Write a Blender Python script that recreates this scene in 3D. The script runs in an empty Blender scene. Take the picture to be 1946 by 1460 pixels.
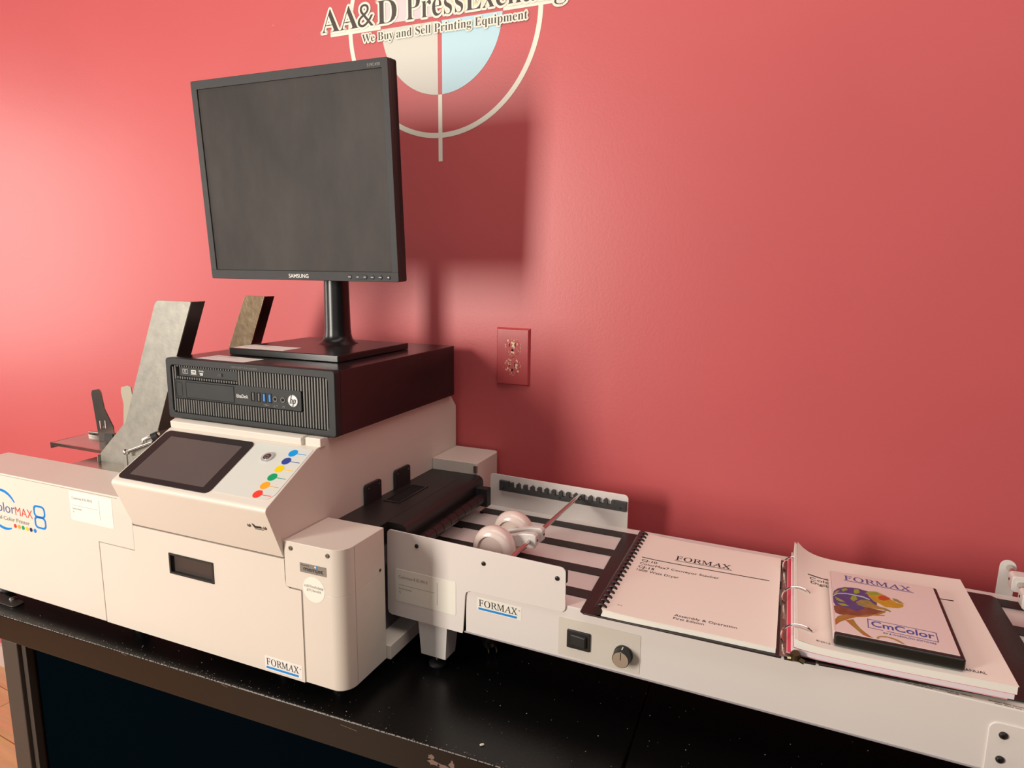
import bpy, bmesh, math, random
from mathutils import Vector, Matrix
random.seed(4)
D = bpy.data
COL = bpy.context.scene.collection
sc = bpy.context.scene

# ------------------------------------------------------------------ camera, world, lights, exposure
H = 1.32            # height of the lens above the floor
TOP = H - 0.6045    # table top
cam = D.cameras.new('camera'); cam.sensor_width = 36; cam.lens = 1274.48/1946*36
cam.clip_start = 0.02
co = D.objects.new('camera', cam); COL.objects.link(co)
R3 = Matrix(((0.9158, 0.4016, 0.0111), (-0.0785, 0.1516, 0.9853), (-0.394, 0.9032, -0.1704)))
rt, up, fw = R3[0].normalized(), R3[1], R3[2].normalized()
up = fw.cross(rt).normalized() * -1
up = rt.cross(fw).normalized()
co.matrix_world = Matrix(((rt.x, up.x, -fw.x, 0), (rt.y, up.y, -fw.y, 0), (rt.z, up.z, -fw.z, H), (0, 0, 0, 1)))
sc.camera = co

sc.view_settings.view_transform = 'Standard'; sc.view_settings.look = 'None'
sc.view_settings.gamma = 1.0; sc.view_settings.use_curve_mapping = False
sc.view_settings.exposure = 0.0
w = D.worlds.new('world'); sc.world = w; w.use_nodes = True
w.node_tree.nodes['Background'].inputs[0].default_value = (1.0, 0.86, 0.78, 1)
w.node_tree.nodes['Background'].inputs[1].default_value = 0.055

def area(name, loc, target, sx, sy, power, col):
    l = D.lights.new(name, 'AREA'); l.shape = 'RECTANGLE'; l.size = sx; l.size_y = sy; l.energy = power; l.color = col
    o = D.objects.new(name, l); COL.objects.link(o); o.location = loc
    o.rotation_euler = (Vector(target) - Vector(loc)).to_track_quat('-Z', 'Y').to_euler()
    return o
area('window_light', (-1.85, -1.35, H + 0.18), (-1.0, 1.2, H + 0.05), 0.46, 1.3, 70, (1.0, 0.93, 0.83))
area('side_window_light', (-3.5, 0.15, H + 0.1), (-2.0, 1.2, H - 0.3), 0.8, 1.2, 22, (1.0, 0.93, 0.85))
area('front_fill_light', (0.25, -1.5, H + 0.45), (-0.2, 1.0, H - 0.35), 1.8, 1.2, 5, (1.0, 0.96, 0.95))  # fill added behind the camera to lift the shaded fronts
area('overhead_fill_light', (0.1, 0.45, H + 1.30), (0.1, 0.62, H - 0.3), 2.6, 0.9, 18, (1.0, 0.88, 0.80))  # overhead fill, added to brighten upward-facing surfaces

# ------------------------------------------------------------------ materials
def mat(name, col, rough=0.5, metal=0.0, bump=0.0, bscale=400, var=0.0, vscale=8, spec=0.5, coat=0.0, col2=None, emit=None):
    m = D.materials.new(name); m.use_nodes = True
    nt = m.node_tree; b = nt.nodes['Principled BSDF']
    b.inputs['Base Color'].default_value = (*col, 1); b.inputs['Roughness'].default_value = rough
    b.inputs['Metallic'].default_value = metal; b.inputs['Specular IOR Level'].default_value = spec
    b.inputs['Coat Weight'].default_value = coat
    tc = nt.nodes.new('ShaderNodeTexCoord')
    if bump:
        n = nt.nodes.new('ShaderNodeTexNoise'); n.inputs['Scale'].default_value = bscale; n.inputs['Detail'].default_value = 3
        nt.links.new(tc.outputs['Object'], n.inputs['Vector'])
        bp = nt.nodes.new('ShaderNodeBump'); bp.inputs['Strength'].default_value = bump; bp.inputs['Distance'].default_value = 0.0004
        nt.links.new(n.outputs['Fac'], bp.inputs['Height']); nt.links.new(bp.outputs['Normal'], b.inputs['Normal'])
    if var or col2:
        n = nt.nodes.new('ShaderNodeTexNoise'); n.inputs['Scale'].default_value = vscale; n.inputs['Detail'].default_value = 5
        nt.links.new(tc.outputs['Object'], n.inputs['Vector'])
        r = nt.nodes.new('ShaderNodeValToRGB'); r.color_ramp.elements[0].position = 0.3; r.color_ramp.elements[1].position = 0.7
        c2 = col2 if col2 else tuple(c*(1-var) for c in col)
        r.color_ramp.elements[0].color = (*c2, 1); r.color_ramp.elements[1].color = (*col, 1)
        nt.links.new(n.outputs['Fac'], r.inputs['Fac']); nt.links.new(r.outputs['Color'], b.inputs['Base Color'])
    return m

M = {}
M['cream'] = mat('powder_coated_cream', (0.75, 0.68, 0.60), 0.42, bump=0.15, bscale=900, var=0.02)
M['cream_top'] = M['cream']
M['grey_white'] = mat('powder_coated_grey_white', (0.80, 0.74, 0.70), 0.42, bump=0.15, bscale=900, var=0.02)
M['panel_tint'] = mat('overlay_panel', (0.68, 0.68, 0.63), 0.4)
M['switch_plate'] = mat('switch_panel', (0.70, 0.64, 0.56), 0.45)
M['black_plastic'] = mat('black_plastic', (0.018, 0.018, 0.018), 0.42, bump=0.3, bscale=1500)
M['black_matte'] = mat('black_matte', (0.012, 0.011, 0.011), 0.7)
M['bezel_grey'] = mat('charcoal_bezel', (0.022, 0.022, 0.023), 0.5, spec=0.35, bump=0.3, bscale=1800, var=0.15, vscale=30)
M['mon_bezel'] = mat('monitor_bezel', (0.032, 0.030, 0.030), 0.5, spec=0.35, bump=0.5, bscale=2200, var=0.12, vscale=20)
M['cup'] = mat('handle_cup', (0.09, 0.075, 0.068), 0.5)
M['rib'] = mat('grille_rib', (0.15, 0.145, 0.135), 0.4)
M['void'] = mat('dark_recess', (0.003, 0.003, 0.003), 0.9)
M['black_metal'] = mat('black_painted_steel', (0.012, 0.009, 0.010), 0.24, bump=0.15, bscale=900)
M['gloss_black'] = mat('smooth_black', (0.012, 0.011, 0.011), 0.28)
M['screw'] = mat('screw_steel', (0.28, 0.26, 0.23), 0.35, 0.9)
M['screw_dark'] = mat('screw_dark', (0.03, 0.028, 0.027), 0.35, 0.5)
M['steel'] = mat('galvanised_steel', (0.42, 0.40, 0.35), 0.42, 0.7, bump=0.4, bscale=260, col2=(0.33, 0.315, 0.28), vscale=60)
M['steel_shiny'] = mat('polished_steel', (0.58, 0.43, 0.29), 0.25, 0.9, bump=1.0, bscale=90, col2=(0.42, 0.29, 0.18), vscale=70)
M['steel_mirror'] = mat('stainless_sheet', (0.46, 0.40, 0.36), 0.22, 0.95, var=0.2, vscale=20)
M['chrome'] = mat('chrome', (0.78, 0.74, 0.70), 0.12, 1.0)
M['brass'] = mat('dull_brass', (0.42, 0.33, 0.18), 0.35, 1.0)
M['rod'] = mat('polished_rod', (0.62, 0.56, 0.53), 0.18, 0.95)
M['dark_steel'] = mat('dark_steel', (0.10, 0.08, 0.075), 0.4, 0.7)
M['belt'] = mat('rubber_belt', (0.030, 0.026, 0.024), 0.6, bump=0.4, bscale=500)
M['roller'] = mat('rubber_roller', (0.022, 0.014, 0.014), 0.35)
M['rack'] = mat('rack_plastic', (0.055, 0.055, 0.055), 0.5, bump=0.6, bscale=500, var=0.3, vscale=120)
M['wheel'] = mat('pearly_white_plastic', (0.80, 0.66, 0.60), 0.18, coat=0.5)
M['white_plastic'] = mat('white_plastic', (0.74, 0.70, 0.66), 0.3)
M['paper'] = mat('paper', (0.92, 0.85, 0.76), 0.65, bump=0.1, bscale=40)
M['paper_cream'] = mat('cream_paper', (0.94, 0.91, 0.83), 0.8)
M['paper_pale'] = mat('pale_pink_paper', (0.86, 0.76, 0.80), 0.8)
M['paper_red'] = mat('red_paper', (0.75, 0.06, 0.11), 0.7)
M['paper_pink'] = mat('pink_paper', (0.80, 0.42, 0.44), 0.7)
M['vinyl'] = mat('dark_vinyl', (0.014, 0.009, 0.009), 0.38, bump=0.5, bscale=300)
M['case_black'] = mat('case_black', (0.010, 0.012, 0.010), 0.3)
M['sleeve'] = mat('printed_sleeve', (0.80, 0.68, 0.64), 0.25)
M['ink'] = mat('black_ink', (0.012, 0.010, 0.012), 0.6)
M['ink_soft'] = mat('grey_ink', (0.25, 0.23, 0.21), 0.6)
M['ink_grey'] = mat('faint_grey_ink', (0.30, 0.29, 0.27), 0.6)
M['ink_blue'] = mat('blue_ink', (0.05, 0.08, 0.36), 0.5)
M['ink_line'] = mat('violet_blue_ink', (0.09, 0.09, 0.30), 0.5)
M['sticker'] = mat('white_sticker', (0.88, 0.85, 0.76), 0.5)
M['sticker_pink'] = mat('matte_label', (0.85, 0.82, 0.78), 0.5)
M['white_ink'] = mat('white_ink', (0.80, 0.78, 0.74), 0.5)
M['silver'] = mat('silver_badge', (0.62, 0.62, 0.62), 0.3, 0.4)
M['blue'] = mat('process_blue', (0.0, 0.22, 0.72), 0.4)
M['sky_blue'] = mat('light_blue', (0.0, 0.30, 0.78), 0.4)
M['navy'] = mat('deep_blue', (0.03, 0.06, 0.30), 0.4)
M['yellow'] = mat('yellow', (0.90, 0.62, 0.0), 0.4)
M['green'] = mat('green', (0.0, 0.33, 0.13), 0.4)
M['orange'] = mat('orange', (0.92, 0.38, 0.02), 0.4)
M['red'] = mat('red', (0.85, 0.05, 0.03), 0.4)
M['dark_navy'] = mat('navy_dot', (0.02, 0.02, 0.12), 0.4)
M['usb_blue'] = mat('usb_blue', (0.02, 0.22, 0.62), 0.4)
M['mem_grey'] = mat('grey_badge', (0.24, 0.21, 0.18), 0.5)
M['touch'] = mat('touch_glass', (0.115, 0.09, 0.085), 0.3, var=0.06, vscale=14)
M['touch_rim'] = mat('touch_rim', (0.028, 0.022, 0.022), 0.3)
M['socket_blue'] = M['usb_blue']
M['table_black'] = mat('black_laminate', (0.003, 0.0028, 0.0028), 0.26, bump=0.5, bscale=700, spec=0.36)
M['table_panel'] = mat('dark_blue_panel', (0.001, 0.003, 0.005), 0.5, spec=0.0)
M['table_frame'] = mat('black_coated_frame', (0.050, 0.040, 0.034), 0.5, bump=0.3, bscale=900)
M['scuff'] = mat('scuffed_paint', (0.20, 0.13, 0.10), 0.7)
M['dust'] = mat('dust', (0.30, 0.27, 0.24), 0.9)
M['crumb'] = mat('crumb', (0.72, 0.68, 0.55), 0.8)
M['decal_cream'] = mat('wall_decal_cream', (0.86, 0.82, 0.70), 0.4)
M['decal_text'] = mat('wall_decal_umber', (0.070, 0.050, 0.040), 0.4)
M['decal_pink'] = mat('wall_decal_pink', (0.86, 0.62, 0.64), 0.4)
M['decal_yellow'] = mat('wall_decal_yellow', (0.88, 0.80, 0.42), 0.4)
M['decal_beige'] = mat('wall_decal_beige', (0.68, 0.645, 0.57), 0.4)
M['decal_blue'] = mat('wall_decal_light_blue', (0.50, 0.72, 0.80), 0.4)
M['cham_blue'] = mat('animal_blue', (0.065, 0.055, 0.22), 0.3, col2=(0.09, 0.07, 0.20), vscale=90)
M['cham_green'] = mat('animal_green', (0.22, 0.33, 0.04), 0.3, col2=(0.36, 0.38, 0.05), vscale=150)
M['cham_leg'] = mat('animal_leg', (0.14, 0.22, 0.08), 0.3, col2=(0.45, 0.25, 0.05), vscale=120)
M['cham_gold'] = mat('animal_gold', (0.66, 0.32, 0.02), 0.3, col2=(0.42, 0.30, 0.02), vscale=130)
M['cham_red'] = mat('animal_red', (0.50, 0.08, 0.02), 0.3)
M['cham_brown'] = mat('animal_brown', (0.17, 0.055, 0.03), 0.3, col2=(0.26, 0.10, 0.05), vscale=110)
M['cham_tail'] = mat('animal_tail', (0.42, 0.13, 0.03), 0.3, col2=(0.36, 0.26, 0.05), vscale=60)
M['cham_loop'] = mat('animal_tail_tip', (0.40, 0.28, 0.10), 0.3)
M['cham_stripe'] = mat('animal_stripe', (0.45, 0.55, 0.62), 0.3)
M['plate_red'] = mat('painted_wall_plate', (0.48, 0.065, 0.072), 0.35)
M['baseboard'] = mat('baseboard_paint', (0.62, 0.50, 0.46), 0.5)

# monitor screen: dusty dark panel with smears
def screen_material():
    m = mat('dusty_screen', (0.05, 0.046, 0.043), 0.5, spec=0.15)
    nt = m.node_tree; b = nt.nodes['Principled BSDF']
    tc = nt.nodes.new('ShaderNodeTexCoord'); mp = nt.nodes.new('ShaderNodeMapping'); mp.inputs['Scale'].default_value = (1, 1, 0.45)
    n = nt.nodes.new('ShaderNodeTexNoise'); n.inputs['Scale'].default_value = 7; n.inputs['Detail'].default_value = 7; n.inputs['Roughness'].default_value = 0.6
    r = nt.nodes.new('ShaderNodeValToRGB')
    r.color_ramp.elements[0].position = 0.36; r.color_ramp.elements[0].color = (0.036, 0.030, 0.029, 1)
    r.color_ramp.elements[1].position = 0.80; r.color_ramp.elements[1].color = (0.080, 0.070, 0.064, 1)
    nt.links.new(tc.outputs['Object'], mp.inputs['Vector']); nt.links.new(mp.outputs['Vector'], n.inputs['Vector'])
    nt.links.new(n.outputs['Fac'], r.inputs['Fac']); nt.links.new(r.outputs['Color'], b.inputs['Base Color'])
    return m
M['screen'] = screen_material()

def wall_material():
    m = mat('painted_red_wall', (0.585, 0.085, 0.09), 0.42)
    nt = m.node_tree; b = nt.nodes['Principled BSDF']
    tc = nt.nodes.new('ShaderNodeTexCoord')
    n = nt.nodes.new('ShaderNodeTexNoise'); n.inputs['Scale'].default_value = 1.6; n.inputs['Detail'].default_value = 3
    r = nt.nodes.new('ShaderNodeValToRGB')
    r.color_ramp.elements[0].position = 0.35; r.color_ramp.elements[0].color = (0.570, 0.100, 0.106, 1)
    r.color_ramp.elements[1].position = 0.65; r.color_ramp.elements[1].color = (0.60, 0.108, 0.114, 1)
    nt.links.new(tc.outputs['Object'], n.inputs['Vector']); nt.links.new(n.outputs['Fac'], r.inputs['Fac'])
    # sparse flecks of chipped paint
    v = nt.nodes.new('ShaderNodeTexVoronoi'); v.inputs['Scale'].default_value = 9
    lt = nt.nodes.new('ShaderNodeMath'); lt.operation = 'LESS_THAN'; lt.inputs[1].default_value = 0.016
    nt.links.new(tc.outputs['Object'], v.inputs['Vector']); nt.links.new(v.outputs['Distance'], lt.inputs[0])
    mx = nt.nodes.new('ShaderNodeMix'); mx.data_type = 'RGBA'
    nt.links.new(lt.outputs[0], mx.inputs['Factor']); nt.links.new(r.outputs['Color'], mx.inputs['A']); mx.inputs['B'].default_value = (0.75, 0.33, 0.30, 1)
    nt.links.new(mx.outputs['Result'], b.inputs['Base Color'])
    n2 = nt.nodes.new('ShaderNodeTexNoise'); n2.inputs['Scale'].default_value = 260; n2.inputs['Detail'].default_value = 2
    bp = nt.nodes.new('ShaderNodeBump'); bp.inputs['Strength'].default_value = 0.25; bp.inputs['Distance'].default_value = 0.0006
    nt.links.new(tc.outputs['Object'], n2.inputs['Vector']); nt.links.new(n2.outputs['Fac'], bp.inputs['Height']); nt.links.new(bp.outputs['Normal'], b.inputs['Normal'])
    return m
M['wall'] = wall_material()

def floor_material():
    m = mat('wood_plank_floor', (0.5, 0.25, 0.12), 0.45)
    nt = m.node_tree; b = nt.nodes['Principled BSDF']
    tc = nt.nodes.new('ShaderNodeTexCoord')
    br = nt.nodes.new('ShaderNodeTexBrick'); br.inputs['Scale'].default_value = 1.0
    br.inputs['Brick Width'].default_value = 1.1; br.inputs['Row Height'].default_value = 0.12; br.inputs['Mortar Size'].default_value = 0.0015
    br.inputs['Color1'].default_value = (0.85, 0.48, 0.25, 1); br.inputs['Color2'].default_value = (0.75, 0.40, 0.20, 1); br.inputs['Mortar'].default_value = (0.30, 0.13, 0.05, 1)
    mp = nt.nodes.new('ShaderNodeMapping'); mp.inputs['Rotation'].default_value = (0, 0, math.radians(4))
    nt.links.new(tc.outputs['Object'], mp.inputs['Vector']); nt.links.new(mp.outputs['Vector'], br.inputs['Vector'])
    n = nt.nodes.new('ShaderNodeTexNoise'); n.inputs['Scale'].default_value = 3; n.inputs['Detail'].default_value = 6
    mp2 = nt.nodes.new('ShaderNodeMapping'); mp2.inputs['Scale'].default_value = (2, 22, 1)
    nt.links.new(mp.outputs['Vector'], mp2.inputs['Vector']); nt.links.new(mp2.outputs['Vector'], n.inputs['Vector'])
    mx = nt.nodes.new('ShaderNodeMix'); mx.data_type = 'RGBA'; mx.blend_type = 'MULTIPLY'; mx.inputs['Factor'].default_value = 0.5
    nt.links.new(br.outputs['Color'], mx.inputs['A']); nt.links.new(n.outputs['Color'], mx.inputs['B'])
    nt.links.new(mx.outputs['Result'], b.inputs['Base Color'])
    return m
M['floor'] = floor_material()

# ------------------------------------------------------------------ mesh builder (local millimetres)
class MB:
    def __init__(s, k=0.001, off=(0, 0, 0)):
        s.v = []; s.f = []; s.k = k; s.off = off
    def add(s, vs, fs):
        n = len(s.v); s.v += [tuple(p) for p in vs]; s.f += [[i+n for i in f] for f in fs]; return s
    def box(s, x0, x1, y0, y1, z0, z1):
        return s.add([(x0,y0,z0),(x1,y0,z0),(x1,y1,z0),(x0,y1,z0),(x0,y0,z1),(x1,y0,z1),(x1,y1,z1),(x0,y1,z1)],
                     [(0,3,2,1),(4,5,6,7),(0,1,5,4),(1,2,6,5),(2,3,7,6),(3,0,4,7)])
    def prism(s, poly, ax, a, b):
        # ax 'y': poly in (x,z); 'x': poly in (y,z); 'z': poly in (x,y)
        def P(p, t): return (p[0], t, p[1]) if ax == 'y' else ((t, p[0], p[1]) if ax == 'x' else (p[0], p[1], t))
        n = len(poly)
        return s.add([P(p, a) for p in poly]+[P(p, b) for p in poly],
                     [list(range(n)), list(range(2*n-1, n-1, -1))]+[(i, i+n, (i+1) % n+n, (i+1) % n) for i in range(n)])
    def ring(s, outer, inner, ax, a, b):
        def P(p, t): return (p[0], t, p[1]) if ax == 'y' else ((t, p[0], p[1]) if ax == 'x' else (p[0], p[1], t))
        n = len(outer); vs = [P(p, a) for p in outer]+[P(p, a) for p in inner]+[P(p, b) for p in outer]+[P(p, b) for p in inner]
        fs = []
        for i in range(n):
            j = (i+1) % n
            fs += [(i, j, n+j, n+i), (2*n+i, 3*n+i, 3*n+j, 2*n+j), (i, 2*n+i, 2*n+j, j), (n+i, n+j, 3*n+j, 3*n+i)]
        return s.add(vs, fs)
    def tube(s, pts, r, n=16, caps=True):
        pts = [Vector(p) for p in pts]; rr = r if isinstance(r, (list, tuple)) else [r]*len(pts)
        vs = []; fs = []; prev = None
        for i, p in enumerate(pts):
            d = (pts[min(i+1, len(pts)-1)]-pts[max(i-1, 0)]).normalized()
            if prev is None:
                a = Vector((0, 0, 1)) if abs(d.z) < 0.9 else Vector((1, 0, 0)); u = d.cross(a).normalized()
            else: u = (prev - d*prev.dot(d)).normalized()
            prev = u; v = d.cross(u)
            for k in range(n):
                t = 2*math.pi*k/n; vs.append(p+u*math.cos(t)*rr[i]+v*math.sin(t)*rr[i])
        m = len(pts)
        for i in range(m-1):
            for k in range(n):
                fs.append((i*n+k, i*n+(k+1) % n, (i+1)*n+(k+1) % n, (i+1)*n+k))
        if caps: fs += [list(range(n-1, -1, -1)), list(range((m-1)*n, m*n))]
        return s.add(vs, fs)
    def lathe(s, prof, o, axis, n=32):
        # prof: (radius, distance along axis)
        ax = Vector(axis).normalized(); o = Vector(o)
        a = Vector((0, 0, 1)) if abs(ax.z) < 0.9 else Vector((1, 0, 0)); u = ax.cross(a).normalized(); v = ax.cross(u)
        vs = []; fs = []; m = len(prof)
        for r, d in prof:
            for k in range(n):
                t = 2*math.pi*k/n; vs.append(o+ax*d+u*math.cos(t)*r+v*math.sin(t)*r)
        for i in range(m-1):
            for k in range(n):
                fs.append((i*n+k, i*n+(k+1) % n, (i+1)*n+(k+1) % n, (i+1)*n+k))
        if prof[0][0] > 1e-6: fs.append(list(range(n-1, -1, -1)))
        if prof[-1][0] > 1e-6: fs.append(list(range((m-1)*n, m*n)))
        return s.add(vs, fs)
    def grid(s, fn, nu, nv, thick):
        # slab between fn(u,v)->(x,y,z) and the same lowered to thick(u,v)
        vs = []; fs = []
        for j in range(nv+1):
            for i in range(nu+1): vs.append(fn(i/nu, j/nv))
        N = len(vs)
        for j in range(nv+1):
            for i in range(nu+1):
                x, y, z = fn(i/nu, j/nv); vs.append((x, y, thick(i/nu, j/nv)))
        W = nu+1
        for j in range(nv):
            for i in range(nu):
                a = j*W+i; fs.append((a, a+1, a+W+1, a+W)); fs.append((N+a, N+a+W, N+a+W+1, N+a+1))
        for i in range(nu):
            fs.append((i, N+i, N+i+1, i+1)); a = nv*W+i; fs.append((a, a+1, N+a+1, N+a))
        for j in range(nv):
            a = j*W; fs.append((a, a+W, N+a+W, N+a)); a = j*W+nu; fs.append((a, N+a, N+a+W, a+W))
        return s.add(vs, fs)
    def flat(s, polys, fn):
        for p in polys:
            s.add([fn(*q) for q in p], [list(range(len(p)))])
        return s
    def build(s, name, m, parent=None, bevel=0, seg=2, smooth=True, angle=35, label=None, fix=True):
        me = D.meshes.new(name); k = s.k; o = s.off
        me.from_pydata([((x+o[0])*k, (y+o[1])*k, (z+o[2])*k) for x, y, z in s.v], [], s.f)
        if fix:
            bm = bmesh.new(); bm.from_mesh(me); bmesh.ops.remove_doubles(bm, verts=bm.verts, dist=1e-7)
            bmesh.ops.recalc_face_normals(bm, faces=bm.faces); bm.to_mesh(me); bm.free()
        if smooth:
            me.shade_smooth(); me.set_sharp_from_angle(angle=math.radians(angle))
        me.materials.append(m)
        ob = D.objects.new(name, me); COL.objects.link(ob)
        if parent: ob.parent = parent
        if bevel:
            b = ob.modifiers.new('bevel', 'BEVEL'); b.width = bevel*k; b.segments = seg; b.limit_method = 'ANGLE'; b.angle_limit = math.radians(40); b.harden_normals = True
        if label: ob['label'] = label
        return ob

def rrect(x0, x1, z0, z1, r=0, n=5, rs=None):
    # rounded rectangle; rs = radii of (bl, br, tr, tl)
    rs = rs or (r, r, r, r); out = []
    for (cx, cz, a0, rr) in ((x0, z0, 180, rs[0]), (x1, z0, 270, rs[1]), (x1, z1, 0, rs[2]), (x0, z1, 90, rs[3])):
        sx = 1 if cx == x0 else -1; sz = 1 if cz == z0 else -1
        for i in range(n+1):
            t = math.radians(a0+90*i/n)
            rr2 = max(rr, 1e-3)
            out.append((cx+sx*rr2+math.cos(t)*rr2, cz+sz*rr2+math.sin(t)*rr2))
    return out
def circ(cx, cz, r, n=32, r2=None): return [(cx+math.cos(2*math.pi*i/n)*r, cz+math.sin(2*math.pi*i/n)*(r2 or r)) for i in range(n)]

def thing(name, label, cat, loc, yaw=0, tilt=0, group=None):
    o = D.objects.new(name, None); COL.objects.link(o); o.empty_display_size = 0.05
    o.location = loc; o.rotation_euler = (tilt, 0, yaw); o['label'] = label; o['category'] = cat
    if group: o['group'] = group
    return o
def tag(o, label, cat, group=None, kind=None):
    if label: o['label'] = label; o['category'] = cat
    if group: o['group'] = group
    if kind: o['kind'] = kind
    return o
def struct(o): o['kind'] = 'structure'; return o

# lettering -------------------------------------------------------
def serif(s):
    o = ''
    for ch in s:
        if 'A' <= ch <= 'Z': o += chr(0x1D400+ord(ch)-65)
        elif 'a' <= ch <= 'z': o += chr(0x1D41A+ord(ch)-97)
        else: o += ch
    return o
def light_serif(s): return ''.join(chr(0x1D434+ord(ch)-65) if 'A' <= ch <= 'Z' else ch for ch in s)
_tc = {}
def glyphs(text, style):
    key = (text, style)
    if key in _tc: return _tc[key]
    c = D.curves.new('t', 'FONT'); off = 0; sh = 0; s = text
    if style == 'serif': s = serif(text); off = -0.007
    if style == 'wall': s = serif(text); off = -0.0105
    if style == 'serifbold': s = serif(text); off = -0.003
    if style == 'light': s = light_serif(text); sh = -0.30; off = 0.004
    if style == 'bold': off = 0.014
    if style == 'semi': off = 0.006
    if style == 'thin': off = -0.012
    if style == 'italic': sh = 0.35; off = -0.004
    c.body = s; c.size = 1; c.offset = off; c.shear = sh; c.resolution_u = 4
    o = D.objects.new('t', c); COL.objects.link(o)
    dg = bpy.context.evaluated_depsgraph_get(); dg.update()
    me = D.meshes.new_from_object(o.evaluated_get(dg))
    v = [(p.co.x, p.co.y) for p in me.vertices]; f = [list(p.vertices) for p in me.polygons]
    D.objects.remove(o); D.curves.remove(c); D.meshes.remove(me)
    x0 = min(p[0] for p in v); x1 = max(p[0] for p in v)
    _tc[key] = ([((x-x0)/(x1-x0), y/0.70) for x, y in v], f)
    return _tc[key]
def put_text(mb, text, fn, u0, v0, w, cap, style='sans'):
    """letters on the surface fn(u,v)->(x,y,z); baseline starts at (u0,v0), total width w, cap height cap"""
    v, f = glyphs(text, style)
    mb.add([fn(u0+a*w, v0+b*cap) for a, b in v], f)
    return mb
def front(y): return lambda u, v: (u, y, v)
def top(z): return lambda u, v: (u, v, z)
def text_obj(name, text, fn, u0, v0, w, cap, m, parent, style='sans', k=0.001, off=(0, 0, 0), label=None):
    mb = MB(k, off); put_text(mb, text, fn, u0, v0, w, cap, style)
    return mb.build(name, m, parent, smooth=False, fix=False, label=label)

# ================================================================== ROOM SHELL
WY = 1.198
mb = MB(1); mb.box(-4.0, 3.2, WY, WY+0.1, 0, 2.9); struct(mb.build('wall_back', M['wall'], smooth=False))
mb = MB(1); mb.box(-4.0, 3.2, -2.6, WY+0.1, -0.05, 0); struct(mb.build('floor', M['floor'], smooth=False))
mb = MB(1); mb.box(-4.0, 3.2, WY-0.012, WY, 0.0, 0.075); struct(mb.build('baseboard_back', M['baseboard'], smooth=False))

# ================================================================== WALL DECAL (logo), millimetres, centre of the rings
LX, LZ = -0.6805, H+0.4655
logo = thing('wall_decal', 'round press company logo decal with crosshair rings on the red wall', 'wall decal', (LX, WY, LZ))
Rx, Rz = 210.5, 217.0; rx, rz = 131.2, 137.0
def arc(rxx, rzz, a0, a1, n=48): return [(math.cos(math.radians(a0+(a1-a0)*i/n))*rxx, math.sin(math.radians(a0+(a1-a0)*i/n))*rzz) for i in range(n+1)]
mb = MB(); mb.ring(circ(0, 0, Rx, 128, Rz), circ(0, 0, Rx-9.3, 128, Rz-9.6), 'y', -0.5, 0); mb.build('ring', M['decal_cream'], logo)
for b_ in ((-255, -rx-2, -4.6, 4.6), (rx+1, 255, -4.6, 4.6), (-4.3, 4.3, -261, -rz), (-4.3, 4.3, rz, 261)):
    mb = MB(); mb.box(b_[0], b_[1], -0.55, 0, b_[2], b_[3]); mb.build('crosshair_bar', M['decal_cream'], logo)
for nm, a0, cx, cz, mm in (('pink_quarter', 90, -1, 1, 'decal_pink'), ('yellow_quarter', 0, 1, 1, 'decal_yellow'), ('beige_quarter', 180, -1, -1, 'decal_beige'), ('blue_quarter', 270, 1, -1, 'decal_blue')):
    g = 4.5; p = [(cx*g, cz*g)]
    for i in range(41):
        t = math.radians(a0+90*i/40); x = math.cos(t)*rx; z = math.sin(t)*rz
        if cx*x < g: x = cx*g
        if cz*z < g: z = cz*g
        p.append((x, z))
    rim = [(x*1.008, z*1.008) for x, z in p]
    mb = MB(); mb.prism(p, 'y', -0.5, 0); mb.build(nm, M[mm], logo)
    mb = MB(); mb.prism([(x*0.985+cx*0.0, z*0.985) for x, z in p], 'y', -0.3, 0)
def halo(text, u0, v0, w, cap, style, y, grow):
    mb = MB()
    for i in range(14):
        t = 2*math.pi*i/14
        put_text(mb, text, front(y-0.03*i), u0+math.cos(t)*grow, v0+math.sin(t)*grow, w, cap, style)
    return mb.build('lettering_outline', M['decal_cream'], logo, smooth=False, fix=False)
big = (('AA', -277, 92), ('&', -187, 38), ('D', -141, 46), ('PressExchange', -73.5, 352))
for i, (s_, u, wd) in enumerate(big):
    halo(s_, u, 4.5, wd, 45.0, 'wall', -0.85, 4.2)
mb = MB()
for s_, u, wd in big: put_text(mb, s_, front(-1.45), u, 4.5, wd, 45.0, 'wall')
mb.build('company_name', M['decal_text'], logo, smooth=False, fix=False)
halo('We Buy and Sell Printing Equipment', -177, -24.3, 358, 15.5, 'wall', -1.6, 3.0)
text_obj('tagline', 'We Buy and Sell Printing Equipment', front(-2.2), -177, -24.3, 358, 15.5, M['decal_text'], logo, 'wall')

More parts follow.
